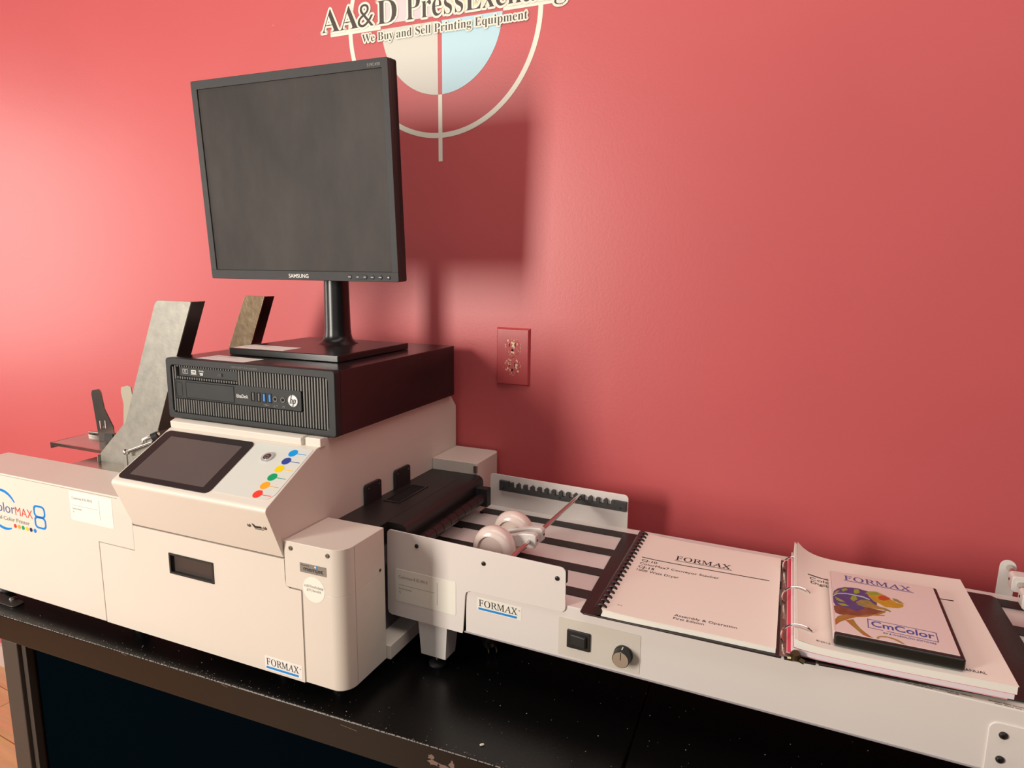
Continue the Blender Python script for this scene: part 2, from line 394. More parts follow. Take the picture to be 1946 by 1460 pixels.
# ================================================================== WALL OUTLET
ou = thing('wall_outlet', 'red painted duplex outlet plate with chipped cream paint on wall', 'outlet', (-0.5558, WY, H-0.2283))
mb = MB(); mb.add([(0, 0, 0), (72, 0, 0), (72, 0, 114), (0, 0, 114), (3.5, -6, 3.5), (68.5, -6, 3.5), (68.5, -6, 110.5), (3.5, -6, 110.5)],
                  [(0, 3, 2, 1), (4, 5, 6, 7), (0, 1, 5, 4), (1, 2, 6, 5), (2, 3, 7, 6), (3, 0, 4, 7)])
mb.build('cover_plate', M['plate_red'], ou, bevel=0.8)
M['chip'] = mat('chipped_paint', (0.48, 0.065, 0.072), 0.5)
_nt = M['chip'].node_tree
_n = _nt.nodes.new('ShaderNodeTexNoise'); _n.inputs['Scale'].default_value = 170; _n.inputs['Detail'].default_value = 2
_r = _nt.nodes.new('ShaderNodeValToRGB'); _r.color_ramp.interpolation = 'CONSTANT'; _r.color_ramp.elements[0].color = (0.48, 0.065, 0.072, 1); _r.color_ramp.elements[1].position = 0.57; _r.color_ramp.elements[1].color = (0.80, 0.62, 0.38, 1)
_t = _nt.nodes.new('ShaderNodeTexCoord'); _nt.links.new(_t.outputs['Object'], _n.inputs['Vector']); _nt.links.new(_n.outputs['Fac'], _r.inputs['Fac']); _nt.links.new(_r.outputs['Color'], _nt.nodes['Principled BSDF'].inputs['Base Color'])
M['chip_cream'] = mat('bare_cream_plastic', (0.80, 0.62, 0.38), 0.5)
for zc in (77, 38):
    pl_ = [(36+x, zc+z) for x, z in [(max(-14.5, min(14.5, math.cos(2*math.pi*i/40)*17)), max(-13.5, min(13.5, math.sin(2*math.pi*i/40)*17))) for i in range(40)]]
    mb = MB(); mb.prism(pl_, 'y', -6.8, -4); so = mb.build('receptacle', M['chip'], ou)
    mb = MB(); mb.box(29, 30.6, -6.95, -6.5, zc+0, zc+8); mb.box(41, 42.6, -6.95, -6.5, zc+0, zc+8); mb.prism(circ(36, zc-6.5, 2.4, 16), 'y', -6.95, -6.5)
    mb.build('socket_slot', M['void'], so)
    mb = MB(); rr = random.Random(zc)
    for i in range(34):
        t = rr.uniform(0, 6.283)
        if 0.9 < t < 2.3 and rr.random() < 0.6: continue
        d = rr.uniform(15.5, 19); x = 36+math.cos(t)*d; z = zc+math.sin(t)*d*0.95; L = rr.uniform(0.4, 2.4); wv = rr.uniform(0.25, 0.8); c_, s_ = -math.sin(t), math.cos(t)
        mb.prism([(x-c_*L, z-s_*L), (x-s_*wv, z+c_*wv), (x+c_*L, z+s_*L), (x+s_*wv, z-c_*wv)], 'y', -6.15, -5.9)
    mb.build('paint_chip', M['chip_cream'], ou, smooth=False)
mb = MB(); mb.lathe([(0.1, 1.2), (2.4, 1.0), (3.0, 0)], (36, -6, 57.5), (0, -1, 0), 20); mb.build('screw', M['plate_red'], ou)

# ================================================================== WORK TABLE (frame along its front edge)
TYAW = 0.0328
tb = thing('work_table', 'long black laminate work table standing against the red wall', 'table', (-1.244, 0.6352, 0), TYAW)
TZ = TOP*1000
mb = MB(); mb.box(-200, 1082, 0, 502, TZ-48, TZ); mb.build('tabletop', M['table_black'], tb, bevel=2.5, seg=3)
mb = MB(); mb.box(1085, 2300, 0, 450, TZ-48, TZ-0.6); mb.build('tabletop', M['table_black'], tb, bevel=1.5, seg=2)
mb = MB(); mb.box(-10, 32, 1.5, 44, 0, TZ-48); mb.build('leg', M['table_frame'], tb, bevel=2)
mb = MB(); mb.box(-10, 32, 450, 492, 0, TZ-48); mb.build('leg', M['table_frame'], tb, bevel=2)
mb = MB(); mb.box(2200, 2242, 1.5, 44, 0, TZ-48); mb.build('leg', M['table_frame'], tb, bevel=2)
mb = MB(); mb.box(33, 44, 8, 20, 40, TZ-49); mb.build('panel_trim', M['table_frame'], tb, bevel=1)
mb = MB(); mb.box(44, 2199, 22, 28, 40, TZ-49); mb.build('front_panel', M['table_panel'], tb)
# scuffs on the fascia edge and dust on the top: wear with a shape of its own
mb = MB(); rr = random.Random(7)
def blob(cx, cz, rx_, rz_, n=14, j=0.45): return [(cx+math.cos(2*math.pi*i/n)*rx_*(1+rr.uniform(-j, j)), cz+math.sin(2*math.pi*i/n)*rz_*(1+rr.uniform(-j, j))) for i in range(n)]
for (x, z, a, b_) in ((848, TZ-15, 5, 4), (852, TZ-22, 8, 4), (866, TZ-24, 8, 3), (878, TZ-19, 4, 6), (884, TZ-27, 9, 3), (896, TZ-28, 6, 2)):
    mb = MB(); mb.prism(blob(x, z, a, b_), 'y', -0.3, 0.5); mb.build('paint_scuff', M['scuff'], tb, smooth=False)
for (x, z, a) in ((722, TZ-10, 13), (505, TZ-4, 6), (300, TZ-3, 5)):
    mb = MB(); mb.prism([(x-a, z+1.5), (x+a, z-0.6), (x+a, z-1.1), (x-a, z+1.0)], 'y', -0.2, 0.5); mb.build('paint_scuff', M['scuff'], tb, smooth=False)
mb = MB()
for i in range(520):
    x = rr.uniform(-40, 1400); y = rr.triangular(1, 240, 6) if i % 3 else rr.uniform(2, 250); r_ = rr.choice((0.25, 0.3, 0.35, 0.5, 0.8))
    if i % 2: y = abs(rr.gauss(3, 6))+1.5
    mb.prism([(x+math.cos(t)*r_, y+math.sin(t)*r_) for t in (0, 1.5, 3.1, 4.6)], 'z', TZ-0.1, TZ+0.3)
tag(mb.build('dust_speck', M['dust'], tb, smooth=False), None, None, kind='stuff')
# worn pale line along the front arris
mb = MB(); x = -198
while x < 1078:
    L = rr.uniform(1.0, 7); mb.box(x, x+L, 0.15, 1.2, TZ-0.9, TZ-rr.uniform(0.0, 0.35)); x += L+rr.uniform(0.4, 3.5)
mb.build('worn_edge', M['dust'], tb, smooth=False)

# crumb + flat bracket lying on the table
mb = MB(); mb.lathe([(0.2, -3), (1.3, -2.2), (1.5, 0), (1.2, 2.4), (0.2, 3)], (0, 0, 1.4), (0.8, 0.6, 0), 10)
cr = mb.build('paper_crumb', M['crumb']); cr.location = (-0.338, 0.6915, TOP); tag(cr, 'tiny cream crumb lying on the black table near its front edge', 'crumb')
br = thing('metal_bracket', 'small dark rounded metal bracket on the table left of the printer', 'bracket', (-1.285, 0.672, TOP), 0.0)
mb = MB(); mb.prism(rrect(-60, 38, -14, 8, rs=(2, 9, 9, 2)), 'z', 0.5, 2.5); mb.build('plate', M['dark_steel'], br, bevel=0.5)
mb = MB(); mb.lathe([(6, 0), (6, 2), (4, 4), (0.2, 5)], (8, 4, 2.3), (0, 0, 1), 20); mb.build('stud', M['screw'], br)

# ================================================================== PRINTER  (local mm; z written from 15.5 below the table top)
PO = (0, 0, -15.1)
def PB(): return MB(0.001, PO)
pr = thing('envelope_printer', 'cream digital colour printer with touch screen and long left housing', 'printer', (-0.638, 0.6765, TOP), 0.012)
CR = M['cream']
# main housing and console
side = [(87, 219.5), (87, 367.5), (489, 367.5), (514, 341), (514, 40), (4, 40), (4, 217), (87, 217)]
mb = PB(); mb.prism([(87, 40), (87, 367.5), (489, 367.5), (514, 341), (514, 40)], 'x', -297, 0); hs = mb.build('housing', CR, pr, bevel=1.0)
mb = PB(); mb.prism([(4, 40), (4, 216), (87, 216), (87, 40)], 'x', -379, 0); mb.build('inner_chassis', M['dark_steel'], pr)
cp = [(0.5, 219.6)]
bx, bz = -29.5, 300.5
# rounded nose between the sloped underside and the control face
for i in range(9):
    t = math.radians(202-84*i/8); r_ = 7
    cp.append((-22+math.cos(t)*r_, 295.4+math.sin(t)*r_))
cp += [(79.5, 357.3), (88, 357.3), (88, 219.6)]
mb = PB(); mb.prism(cp, 'x', -297, 0); con = mb.build('control_console', CR, pr, bevel=1.2)
# lid bar and small block under the computer
mb = PB(); mb.prism([(81.5, 357.0), (80.5, 368.0), (88, 370.5), (96, 370.5), (96, 357.0)], 'x', -297, -30); mb.build('lid_bar', CR, pr, bevel=1.5)
mb = PB(); mb.prism([(83.5, 357.0), (83.5, 370.5), (96, 370.5), (96, 357.0)], 'x', -24, 3); mb.build('hinge_block', CR, pr, bevel=1.2)
# console face frame: u along x, v up the slope
sl = Vector((0, 100, 53)).normalized(); nrm = Vector((0, -53, 100)).normalized(); P0 = Vector((0, -17, 306.2))
vshift = 0.0
def cf(h): return lambda u, v: tuple(Vector((u, 0, 0))+P0+sl*(v-vshift)+nrm*h)
def cplate(poly, h0, h1, name, m, parent, inner=None, label=None):
    mb = PB(); n = len(poly); vs = [cf(h0)(*p) for p in poly]+[cf(h1)(*p) for p in poly]
    mb.add(vs, [list(range(n)), list(range(2*n-1, n-1, -1))]+[(i, i+n, (i+1) % n+n, (i+1) % n) for i in range(n)])
    return mb.build(name, m, parent, label=label)
ts = cplate(rrect(-293, -109.5, -6, 102.5, 9), -1, 0.9, 'touch_screen', M['touch_rim'], pr)
cplate(rrect(-274, -126, 3.3, 90, 0.5), 0.8, 1.05, 'display', M['touch'], ts)
cplate(rrect(-106.5, -3.5, 0, 104.5, rs=(1, 16, 1, 1)), -0.5, 0.45, 'overlay_panel', M['panel_tint'], pr)
bt = cplate(circ(-66.5, 76.5, 9.5, 40), 0, 2.6, 'power_button', M['screw'], pr, label='round silver power button')
bt.data.materials.clear(); bt.data.materials.append(M['silver'])
cplate(circ(-66.5, 76.5, 6.0, 32), 2.5, 3.0, 'button_face', M['chrome'], bt)
mb = PB(); n = 24
a = [cf(3.1)(-66.5+math.cos(math.radians(t))*3, 76+math.sin(math.radians(t))*3) for t in range(120, 421, 20)]
mb.tube(a, 0.35, 6); mb.tube([cf(3.1)(-66.5, 76.5), cf(3.1)(-66.5, 80)], 0.35, 6); mb.build('power_symbol', M['ink_soft'], bt)
for (v, c_) in ((92, 'sky_blue'), (75.2, 'navy'), (58.6, 'yellow'), (42, 'green'), (25.3, 'orange'), (8.8, 'red')):
    d = cplate(circ(-31.2, v, 7.2, 36), 0.3, 0.62, 'colour_dot', M[c_], pr)
    cplate([(-24.5, v-0.55), (-7.5, v-0.55), (-7.5, v+0.55), (-24.5, v+0.55)], 0.3, 0.6, 'leader_line', M[c_], d)
# studs on the sloping underside
ud = Vector((0, -29.0, 73.2)).normalized()   # upward along the underside
un = Vector((0, -73.2, -29.0)).normalized()
def uf(h): return lambda u, v: tuple(Vector((u, 0.5, 219.6))+ud*v+un*h)
for u in (-40.5, -12.5):
    mb = PB(); mb.lathe([(3.1, 0), (3.1, 0.8), (2.2, 1.5), (0.2, 1.8)], uf(-0.2)(u, 52), un, 20); mb.build('screw', M['screw'], pr)
mb = PB(); put_text(mb, 'Duplo', uf(0.35), -33.5, 47.5, 14, 4.5, 'italic') if False else None
mb.add([uf(0.35)(*p) for p in ((-34.5, 56.5), (-31.5, 55.8), (-29, 52.8), (-19.5, 53.5), (-17, 50.0), (-31.5, 49.0))], [range(6)])
mb.add([uf(0.35)(*p) for p in ((-31.5, 48.2), (-16.5, 48.4), (-16.3, 46.9), (-31.5, 47.0))], [range(4)])
mb.build('maker_badge', M['ink'], pr, smooth=False)
# left unit
mb = PB(); mb.prism([(-745, 37), (-380.3, 37), (-380.3, 176.4), (-298.0, 176.4), (-298.0, 260), (-745, 260)], 'y', 0, 89); lu = mb.build('left_housing', CR, pr, bevel=1.3)
mb = PB(); mb.box(-744, -328, -0.15, 0.5, 256.6, 257.3); mb.build('lid_seam', M['ink_soft'], pr)
# front door with recessed handle (hole -223..-133 x 153.6..187)
hx0, hx1, hz0, hz1 = -223, -133, 153.8, 187
mb = PB()
y0, y1 = 0, 3.5
mb.prism([(-378.6, 37), (hx0, 37), (hx0, 175.9), (-378.6, 175.9)], 'y', y0, y1)
mb.prism([(hx0, 37), (hx1, 37), (hx1, hz0), (hx0, hz0)], 'y', y0, y1)
mb.prism([(hx1, 37), (28.2, 37), (28.2, 176.2), (9.0, 176.2), (4.5, 178), (1.5, 182), (0.5, 188), (0.5, 218.0), (hx1, 218.0)], 'y', y0, y1)
mb.prism([(hx0, hz1), (hx1, hz1), (hx1, 218.0), (hx0, 218.0)], 'y', y0, y1)
mb.prism([(-297.6, 175.9), (hx0, 175.9), (hx0, 218.0), (-297.6, 218.0)], 'y', y0, y1)
door = mb.build('front_door', CR, pr, smooth=False)
mb = PB(); mb.ring(rrect(hx0, hx1, hz0, hz1, 0.6, 2), rrect(hx0+3, hx1-3, hz0+3, hz1-3, 0.6, 2), 'y', -1.2, 3)
dh = mb.build('door_handle', M['black_plastic'], door)
mb = PB(); mb.add([(hx0+2, 2, hz0+2), (hx1-2, 2, hz0+2), (hx1-2, 2, hz1-2), (hx0+2, 2, hz1-2), (hx0+12, 26, hz0+8), (hx1-6, 26, hz0+8), (hx1-6, 26, hz1-2), (hx0+12, 26, hz1-2)],
                  [(0, 1, 5, 4), (1, 2, 6, 5), (2, 3, 7, 6), (3, 0, 4, 7), (4, 5, 6, 7)])
mb.build('handle_cup', M['cup'], door, smooth=False)
# FORMAX badge on the door
def formax(parent, fn, u0, v0, u1, v1, mk, bar='blue_bar', reg=True):
    W_ = u1-u0; Hh = v1-v0
    mb = mk(); mb.add([fn(0.0)(u0, v0), fn(0.0)(u1, v0), fn(0.0)(u1, v1), fn(0.0)(u0, v1)], [range(4)]); b = mb.build('maker_label', M['sticker_pink'], parent, smooth=False)
    return b
M['bar_blue'] = mat('cyan_blue_bar', (0.0, 0.26, 0.72), 0.4)
def pf(h): return lambda u, v: (u, -h, v)
def badge(parent, mk, x0, x1, z0, z1, y, sticker):
    mb = mk(); mb.box(x0, x1, y-0.25, y+0.3, z0, z1); b = mb.build('maker_label', M[sticker], parent, smooth=False)
    w_ = x1-x0; h_ = z1-z0
    mb = mk(); put_text(mb, 'FORMAX', front(y-0.4), x0+w_*0.035, z0+h_*0.36, w_*0.88, h_*0.50, 'light'); mb.build('maker_name', M['ink'], b, smooth=False, fix=False)
    mb = mk(); put_text(mb, '®', front(y-0.4), x0+w_*0.935, z0+h_*0.68, w_*0.035, h_*0.10, 'sans'); mb.build('registered_mark', M['ink'], b, smooth=False, fix=False)
    mb = mk(); mb.box(x0+w_*0.03, x0+w_*0.90, y-0.4, y, z0+h_*0.08, z0+h_*0.24); mb.build('underline', M['bar_blue'], b, smooth=False)
badge(pr, PB, -43.5, 24, 40.5, 61.5, 0, 'sticker_pink')
# auction label (no code square)
def auction_label(parent, mk, x0, x1, z0, z1, y, name='auction_label'):
    mb = mk(); mb.prism(rrect(x0, x1, z0, z1, 3.0), 'y', y-0.3, y+0.3); b = mb.build(name, M['sticker'], parent)
    w_ = x1-x0; h_ = z1-z0
    mb = mk(); put_text(mb, 'Colormax 8 ID.9010', front(y-0.45), x0+w_*0.06, z0+h_*0.735, w_*0.48, h_*0.09, 'sans')
    put_text(mb, 'Auction Number', front(y-0.45), x0+w_*0.06, z0+h_*0.39, w_*0.22, h_*0.055, 'sans'); put_text(mb, '92', front(y-0.45), x0+w_*0.06, z0+h_*0.27, w_*0.032, h_*0.055, 'sans')
    mb.build('label_text', M['ink_soft'], b, smooth=False, fix=False)
    mb = mk(); mb.box(x0+w_*0.06, x0+w_*0.66, y-0.4, y, z0+h_*0.52, z0+h_*0.53); mb.box(x0+w_*0.70, x0+w_*0.706, y-0.4, y, z0+h_*0.18, z0+h_*0.86); mb.build('label_rule', M['ink_grey'], b, smooth=False)
auction_label(pr, PB, -441.5, -341, 204.5, 254.3, 0)
# ColorMAX8 decal
dc = PB(); dc.box(-539.7, -539.6, -0.3, 0, 195, 195.1)
def tri_text(name, txt, u0, v0, w_, cap, m, style): text_obj(name, txt, front(-0.35), u0, v0, w_, cap, m, pr, style, off=PO)
tri_text('decal_word', 'Color', -658, 189.5, 68, 18.5, M['navy'], 'thin'); 
tri_text('decal_word', 'MAX', -588.5, 188.5, 46, 16.0, M['red'], 'thin')
tri_text('decal_caption', 'Digital Color Printer', -660, 175.2, 107, 7.2, M['ink_soft'], 'sans')
mb = PB()
for (z0, z1) in ((193.5, 215.5), (174, 195.8)):
    mb.ring(rrect(-538.5, -508.5, z0, z1, 8), rrect(-535.2, -511.8, z0+3.3, z1-3.3, 5.5), 'y', -0.45, 0)
mb.build('decal_digit', M['blue'], pr)
mb = PB()
for (a0, a1) in ((28, 150), (-62, -160)):
    o_ = []; i_ = []
    N = 24
    for i in range(N+1):
        f_ = i/N; t = math.radians(a0+(a1-a0)*f_); th = 4.2*math.sin(math.pi*min(1, f_*1.0+0.12))+0.6
        o_.append((-622+math.cos(t)*39, 194+math.sin(t)*37.5)); i_.append((-622+math.cos(t)*(39-th*1.1), 194+math.sin(t)*(37.5-th)))
    for i in range(N):
        mb.prism([o_[i], o_[i+1], i_[i+1], i_[i]], 'y', -0.4, 0)
mb.build('decal_swoosh', M['blue'], pr, smooth=False)
for i, c_ in enumerate(('red', 'orange', 'green', 'yellow', 'dark_navy', 'blue')):
    mb = PB(); mb.prism(circ(-593.3+i*10.6, 168.0, 3.7, 28), 'y', -0.4, 0); mb.build('decal_dot', M[c_], pr)
# box covers right of the door
def boxplan(x0, x1, y0, y1, r_):
    return [(x0, y1), (x0, y0)]+[(x1-r_+math.sin(math.radians(a_))*r_, y0+r_-math.cos(math.radians(a_))*r_) for a_ in range(0, 91, 10)]+[(x1, y1)]
mb = PB(); mb.prism(boxplan(30, 101, 0, 96, 23), 'z', 38.5, 178.2); mb.prism(boxplan(1.6, 101, 0, 96, 23), 'z', 178.0, 246); mb.build('front_cover', CR, pr, bevel=0.8)
mb = PB(); mb.box(30, 30.9, -0.15, 1, 38.5, 177); mb.build('cover_seam', M['ink_soft'], pr)
mb = PB(); mb.box(100.9, 101.15, 24.5, 25.1, 38.5, 245); mb.build('cover_seam', M['ink_grey'], pr)
for x in (13.4, 75.5):
    mb = PB(); mb.lathe([(3.3, 0), (3.3, 0.9), (2.4, 1.6), (1.2, 1.6), (0.9, 0.8), (0.1, 0.8)], (x, 0, 236.6), (0, -1, 0), 24); mb.build('screw', M['screw'], pr)
mb = PB(); mb.lathe([(2.3, 0), (2.3, 0.6), (0.2, 0.8)], (101, 84, 185), (1, 0, 0), 16); mb.build('screw', M['screw_dark'], pr)
mb = PB(); mb.box(28.2, 72.8, -0.3, 0.3, 205.3, 218.8); mg = mb.build('inkjet_badge', M['mem_grey'], pr, smooth=False)
text_obj('badge_text', 'memjet', front(-0.45), 34.5, 208.6, 33, 6.2, M['ink'], mg, 'bold', off=PO)
text_obj('badge_text', 'Powered by', front(-0.45), 31, 215.3, 13, 1.9, M['ink'], mg, 'sans', off=PO)
for dx, c_ in ((54.6, 'sticker'), (56.6, 'sky_blue')):
    mb = PB(); mb.prism(circ(dx, 216.2, 1.5, 14), 'y', -0.45, 0); mb.build('badge_dot', M[c_], mg)
mb = PB(); mb.prism(circ(50.6, 182.6, 18.4, 48), 'y', -0.3, 0.2); rs_ = mb.build('round_sticker', M['sticker'], pr)
text_obj('sticker_text', 'AA&D PressExchange', front(-0.45), 34, 185.0, 33, 4.0, M['ink_grey'], rs_, 'serifbold', off=PO)
text_obj('sticker_text', '(877) 366-6636', front(-0.45), 38.5, 179.5, 24, 3.6, M['ink_soft'], rs_, 'sans', off=PO)
# rear cover box
mb = PB(); mb.prism([(0.5, 514), (0.5, 414), (97.5, 414), (97.5, 502)]+[(97.5-12+math.cos(math.radians(a_))*12, 502+math.sin(math.radians(a_))*12) for a_ in range(10, 91, 10)], 'z', 40, 256); mb.build('rear_cover', CR, pr, bevel=1.5)
mb = PB(); mb.box(91, 98.5, 409.5, 413.8, 238, 252); mb.build('latch', M['chrome'], pr, bevel=0.6)
# lower rail, side chassis
mb = PB(); mb.box(2, 76, 97, 413, 60, 200); mb.build('side_chassis', mat('blue_grey_steel', (0.16, 0.155, 0.165), 0.4, 0.3), pr)
mb = PB(); mb.box(2, 108, 96.5, 413, 37, 60); mb.build('base_rail', CR, pr, bevel=1.5)
# output deck and rollers
mb = PB()
mb.prism([(0.5, 198), (0.5, 234), (76, 234), (76, 198)], 'y', 96.5, 413.5)
mb.prism([(75.5, 198), (75.5, 234), (98, 234), (103, 233), (107, 230.5), (109.5, 227), (110.5, 222), (110.5, 204), (107, 198)], 'y', 143, 413)
dk = mb.build('output_deck', M['black_plastic'], pr)
mb = PB(); mb.box(20, 46, 222, 310, 234.05, 234.25); mb.build('slot_opening', M['void'], dk)
mb = PB(); mb.ring(rrect(17, 49, 219, 316, 3), rrect(20.5, 45.5, 223, 309, 1), 'z', 234, 235.2); mb.build('slot_rim', M['black_plastic'], dk)
for ya, yb in ((188, 232), (276, 324)):
    mb = PB(); mb.prism(rrect(ya, yb, 222, 268, 5), 'x', 1.2, 6.5); tb_ = mb.build('paper_guide_tab', M['black_plastic'], pr, bevel=0.8)
    for yy in (ya+7, yb-7):
        mb = PB(); mb.lathe([(1.5, 0), (1.4, 0.5), (0.1, 0.7)], (6.5, yy, 261), (1, 0, 0), 12); mb.build('rivet', M['screw'], tb_)
mb = PB(); y = 146
prof = []
while y < 372:
    prof += [(9.6, y), (9.6, y+23), (8.4, y+23.4), (8.4, y+24.6)]; y += 25
mb.lathe([(p[0], p[1]) for p in prof], (123, 0, 203), (0, 1, 0), 28); mb.build('exit_roller', M['roller'], pr)
mb = PB(); mb.tube([(123, 142, 203), (123, 410, 203)], 4, 12); mb.build('roller_shaft', M['screw'], pr)
mb = PB(); mb.box(112, 136, 376, 392, 188, 222); mb.build('roller_bearing', M['bezel_grey'], pr, bevel=1)
# feed side: bed, tall guides, tray
mb = PB(); mb.box(-580, -299, 90, 420, 246, 256); mb.build('feed_bed', M['steel_mirror'], pr, bevel=1)
def guide(pts, y0, fl, flange_top, m, name):
    mb = PB(); mb.prism(pts, 'y', y0, y0+2.2)
    return mb
g1 = [(-364.6, 559.2), (-292, 559.2), (-290.3, 557.8), (-329.8, 470), (-390.0, 333), (-391.7, 326), (-391.7, 200), (-549, 200), (-546.5, 270), (-544, 273), (-473.5, 336), (-470.5, 339.5), (-375, 551), (-370.5, 557)]
mb = PB(); mb.prism(g1, 'y', 132, 134.4); gd = mb.build('feed_guide', M['steel'], pr, bevel=0.5)
mb = PB(); mb.prism([(132, 558.6), (159, 558.6), (161, 556.5), (161, 200), (132, 200)], 'x', -1, 1)
# flange follows the raked right edge
mb = PB()
rk = [(-290.6, 558.8), (-329.8, 470), (-391.5, 329), (-391.7, 200)]
for a_, b_ in zip(rk[:-1], rk[1:]):
    mb.add([(a_[0], 132.5, a_[1]), (b_[0], 132.5, b_[1]), (b_[0], 162, b_[1]), (a_[0], 162, a_[1]), (a_[0]-2, 132.5, a_[1]), (b_[0]-2, 132.5, b_[1]), (b_[0]-2, 162, b_[1]), (a_[0]-2, 162, a_[1])],
           [(0, 1, 2, 3), (7, 6, 5, 4), (0, 3, 7, 4), (1, 5, 6, 2), (3, 2, 6, 7), (0, 4, 5, 1)])
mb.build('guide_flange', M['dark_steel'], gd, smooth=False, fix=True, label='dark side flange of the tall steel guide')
mb = PB(); mb.box(-549, -547.5, 127, 133, 200, 268); mb.build('guide_return', M['steel'], gd)
g2 = [(-389, 559), (-345, 559), (-343, 557), (-382, 465), (-443, 330), (-443, 256), (-520, 256), (-520, 290), (-398, 548), (-395, 555)]
mb = PB(); mb.prism(g2, 'y', 355, 357.4); gd2 = mb.build('feed_guide', M['steel_shiny'], pr, bevel=0.5, label='shiny mirror-like guide behind the computer')
mb = PB()
rk = [(-343.2, 558.6), (-382, 465), (-443, 330)]
for a_, b_ in zip(rk[:-1], rk[1:]):
    mb.add([(a_[0], 355.5, a_[1]), (b_[0], 355.5, b_[1]), (b_[0], 384, b_[1]), (a_[0], 384, a_[1]), (a_[0]-2, 355.5, a_[1]), (b_[0]-2, 355.5, b_[1]), (b_[0]-2, 384, b_[1]), (a_[0]-2, 384, a_[1])],
           [(0, 1, 2, 3), (7, 6, 5, 4), (0, 3, 7, 4), (1, 5, 6, 2), (3, 2, 6, 7), (0, 4, 5, 1)])
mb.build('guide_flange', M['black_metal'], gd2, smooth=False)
# tray with small upright guide
mb = PB(); mb.box(-711, -500, 146, 236, 268.5, 270); mb.box(-711, -500, 146, 148, 264, 270); mb.box(-711, -709, 146, 236, 258, 270); tr = mb.build('feed_tray', M['steel_mirror'], pr, bevel=0.4)
mb = PB(); mb.box(-585, -560, 160, 215, 240, 268.5); mb.build('tray_support', M['black_plastic'], tr)
mb = PB(); mb.prism(rrect(-690, -600, 208, 220, 4), 'z', 270, 274.5); mb.tube([(-690, 214, 277), (-612, 214, 281)], 3.2, 12); mb.build('slide_bar', M['steel_mirror'], tr)
ug = [(-633.6, 270.5), (-644.5, 366), (-641, 372.5), (-622, 376), (-617, 371), (-611, 338), (-590, 303), (-589, 279), (-597, 270.5)]
mb = PB(); mb.prism(ug, 'y', 193, 195); sg = mb.build('envelope_guide', M['steel_mirror'], tr)
mb = PB(); mb.prism(rrect(-627.5, -626, 296, 312, 0.6), 'y', 192.7, 193.5); mb.prism(rrect(-612.5, -611, 298, 314, 0.6), 'y', 192.7, 193.5); mb.build('slot', M['decal_pink'], sg)
mb = PB(); mb.prism([(-616, 273), (-591, 277), (-591, 289), (-615, 287)], 'y', 191, 193); mb.build('wear_pad', M['black_plastic'], sg)
mb = PB(); mb.prism(circ(-615, 301, 2.2, 16), 'y', 191.5, 193); mb.build('screw', M['screw'], sg)
ug = [(-689, 262), (-681, 325), (-686, 350), (-684, 361), (-664, 366), (-655, 364), (-640, 262)]
mb = PB(); mb.prism([(x+4, z) for x, z in ug], 'y', 284, 286); mb.build('envelope_guide', mat('dull_cream', (0.42, 0.38, 0.29), 0.5), tr, label='pale upright guide half hidden behind the tall steel guide')
# knurled rod with ball end
mb = PB(); mb.tube([(-461, 123, 286), (-400, 128, 309)], 3.0, 14); mb.lathe([(0.1, -6), (3.5, -5), (5.6, -2), (6.0, 0), (5.6, 2.5), (3.2, 5), (0.1, 5.6)], (-462, 122, 286), (0.9, 0.1, 0.35), 20); mb.build('clamp_rod', M['chrome'], pr)
mb = PB(); mb.prism([(-466, 200), (-466, 284), (-458, 284), (-458, 200)], 'y', 118, 121); mb.prism([(-455, 200), (-455, 278), (-400, 290), (-400, 200)], 'y', 124, 126); mb.build('clamp_bracket', M['steel'], pr, bevel=0.4)
mb = PB(); mb.tube([(-423, 127, 300), (-424, 127, 311), (-400, 128, 322), (-385, 129, 326)], 2.6, 10); mb.build('clamp_clip', M['chrome'], pr)
mb = PB(); mb.tube([(-397, 125, 318), (-390, 131, 322)], 8, 16); mb.build('clamp_cap', M['black_plastic'], pr)
# feet
for x, y in ((-690, 30), (-350, 40), (-40, 40), (60, 40), (-350, 470), (60, 470), (-30, 470)):
    mb = PB(); mb.lathe([(14, 15.5), (14, 18), (10, 22), (10, 41)], (x, y, 0), (0, 0, 1), 20); mb.build('foot', M['black_plastic'], pr)

# ================================================================== DESKTOP COMPUTER
pc = thing('desktop_computer', 'black slim desktop computer with ribbed grille front on top of the printer', 'computer', (-0.9609, 0.7736, H-0.2525+0.001), 0.0198)
PCW = 338
mb = MB(); mb.box(1.5, PCW-0.5, 14, 379, 1, 99.5); mb.build('case', M['black_metal'], pc, bevel=1.2)
mb = MB(); mb.ring(rrect(0, PCW, 0, 100.3, 5), rrect(10.5, 325, 10, 89, 6), 'y', 0, 14)
bz_ = mb.build('front_bezel', M['bezel_grey'], pc, bevel=1.6, seg=3)
mb = MB(); mb.box(9, 326, 9, 12, 9, 90); mb.build('grille_backing', M['void'], bz_)
mb = MB(); x = 12.2
while x < 324:
    segs = [(10.5, 88.5)]
    if x < 20: segs = [(10.5, 33), (66, 88.5)] if x > 13 else [(12, 86)]
    elif x < 151: segs = [(10.5, 33), (66.8, 70.5), (86.6, 88.8)]
    elif x < 274: segs = [(10.5, 33), (65.5, 88.8)]
    for z0, z1 in segs: mb.box(x, x+2.2, 2, 10, z0, z1)
    x += 5.22
mb.build('grille', M['rib'], bz_, smooth=False)
mb = MB(); mb.box(25, 150, 4, 10, 71, 86.2); od = mb.build('optical_drive', M['bezel_grey'], pc, bevel=0.7)
mb = MB(); mb.prism(rrect(108.7, 118, 75.7, 81, 1), 'y', 2.8, 4.5); mb.build('eject_button', M['black_plastic'], od)
mb = MB()
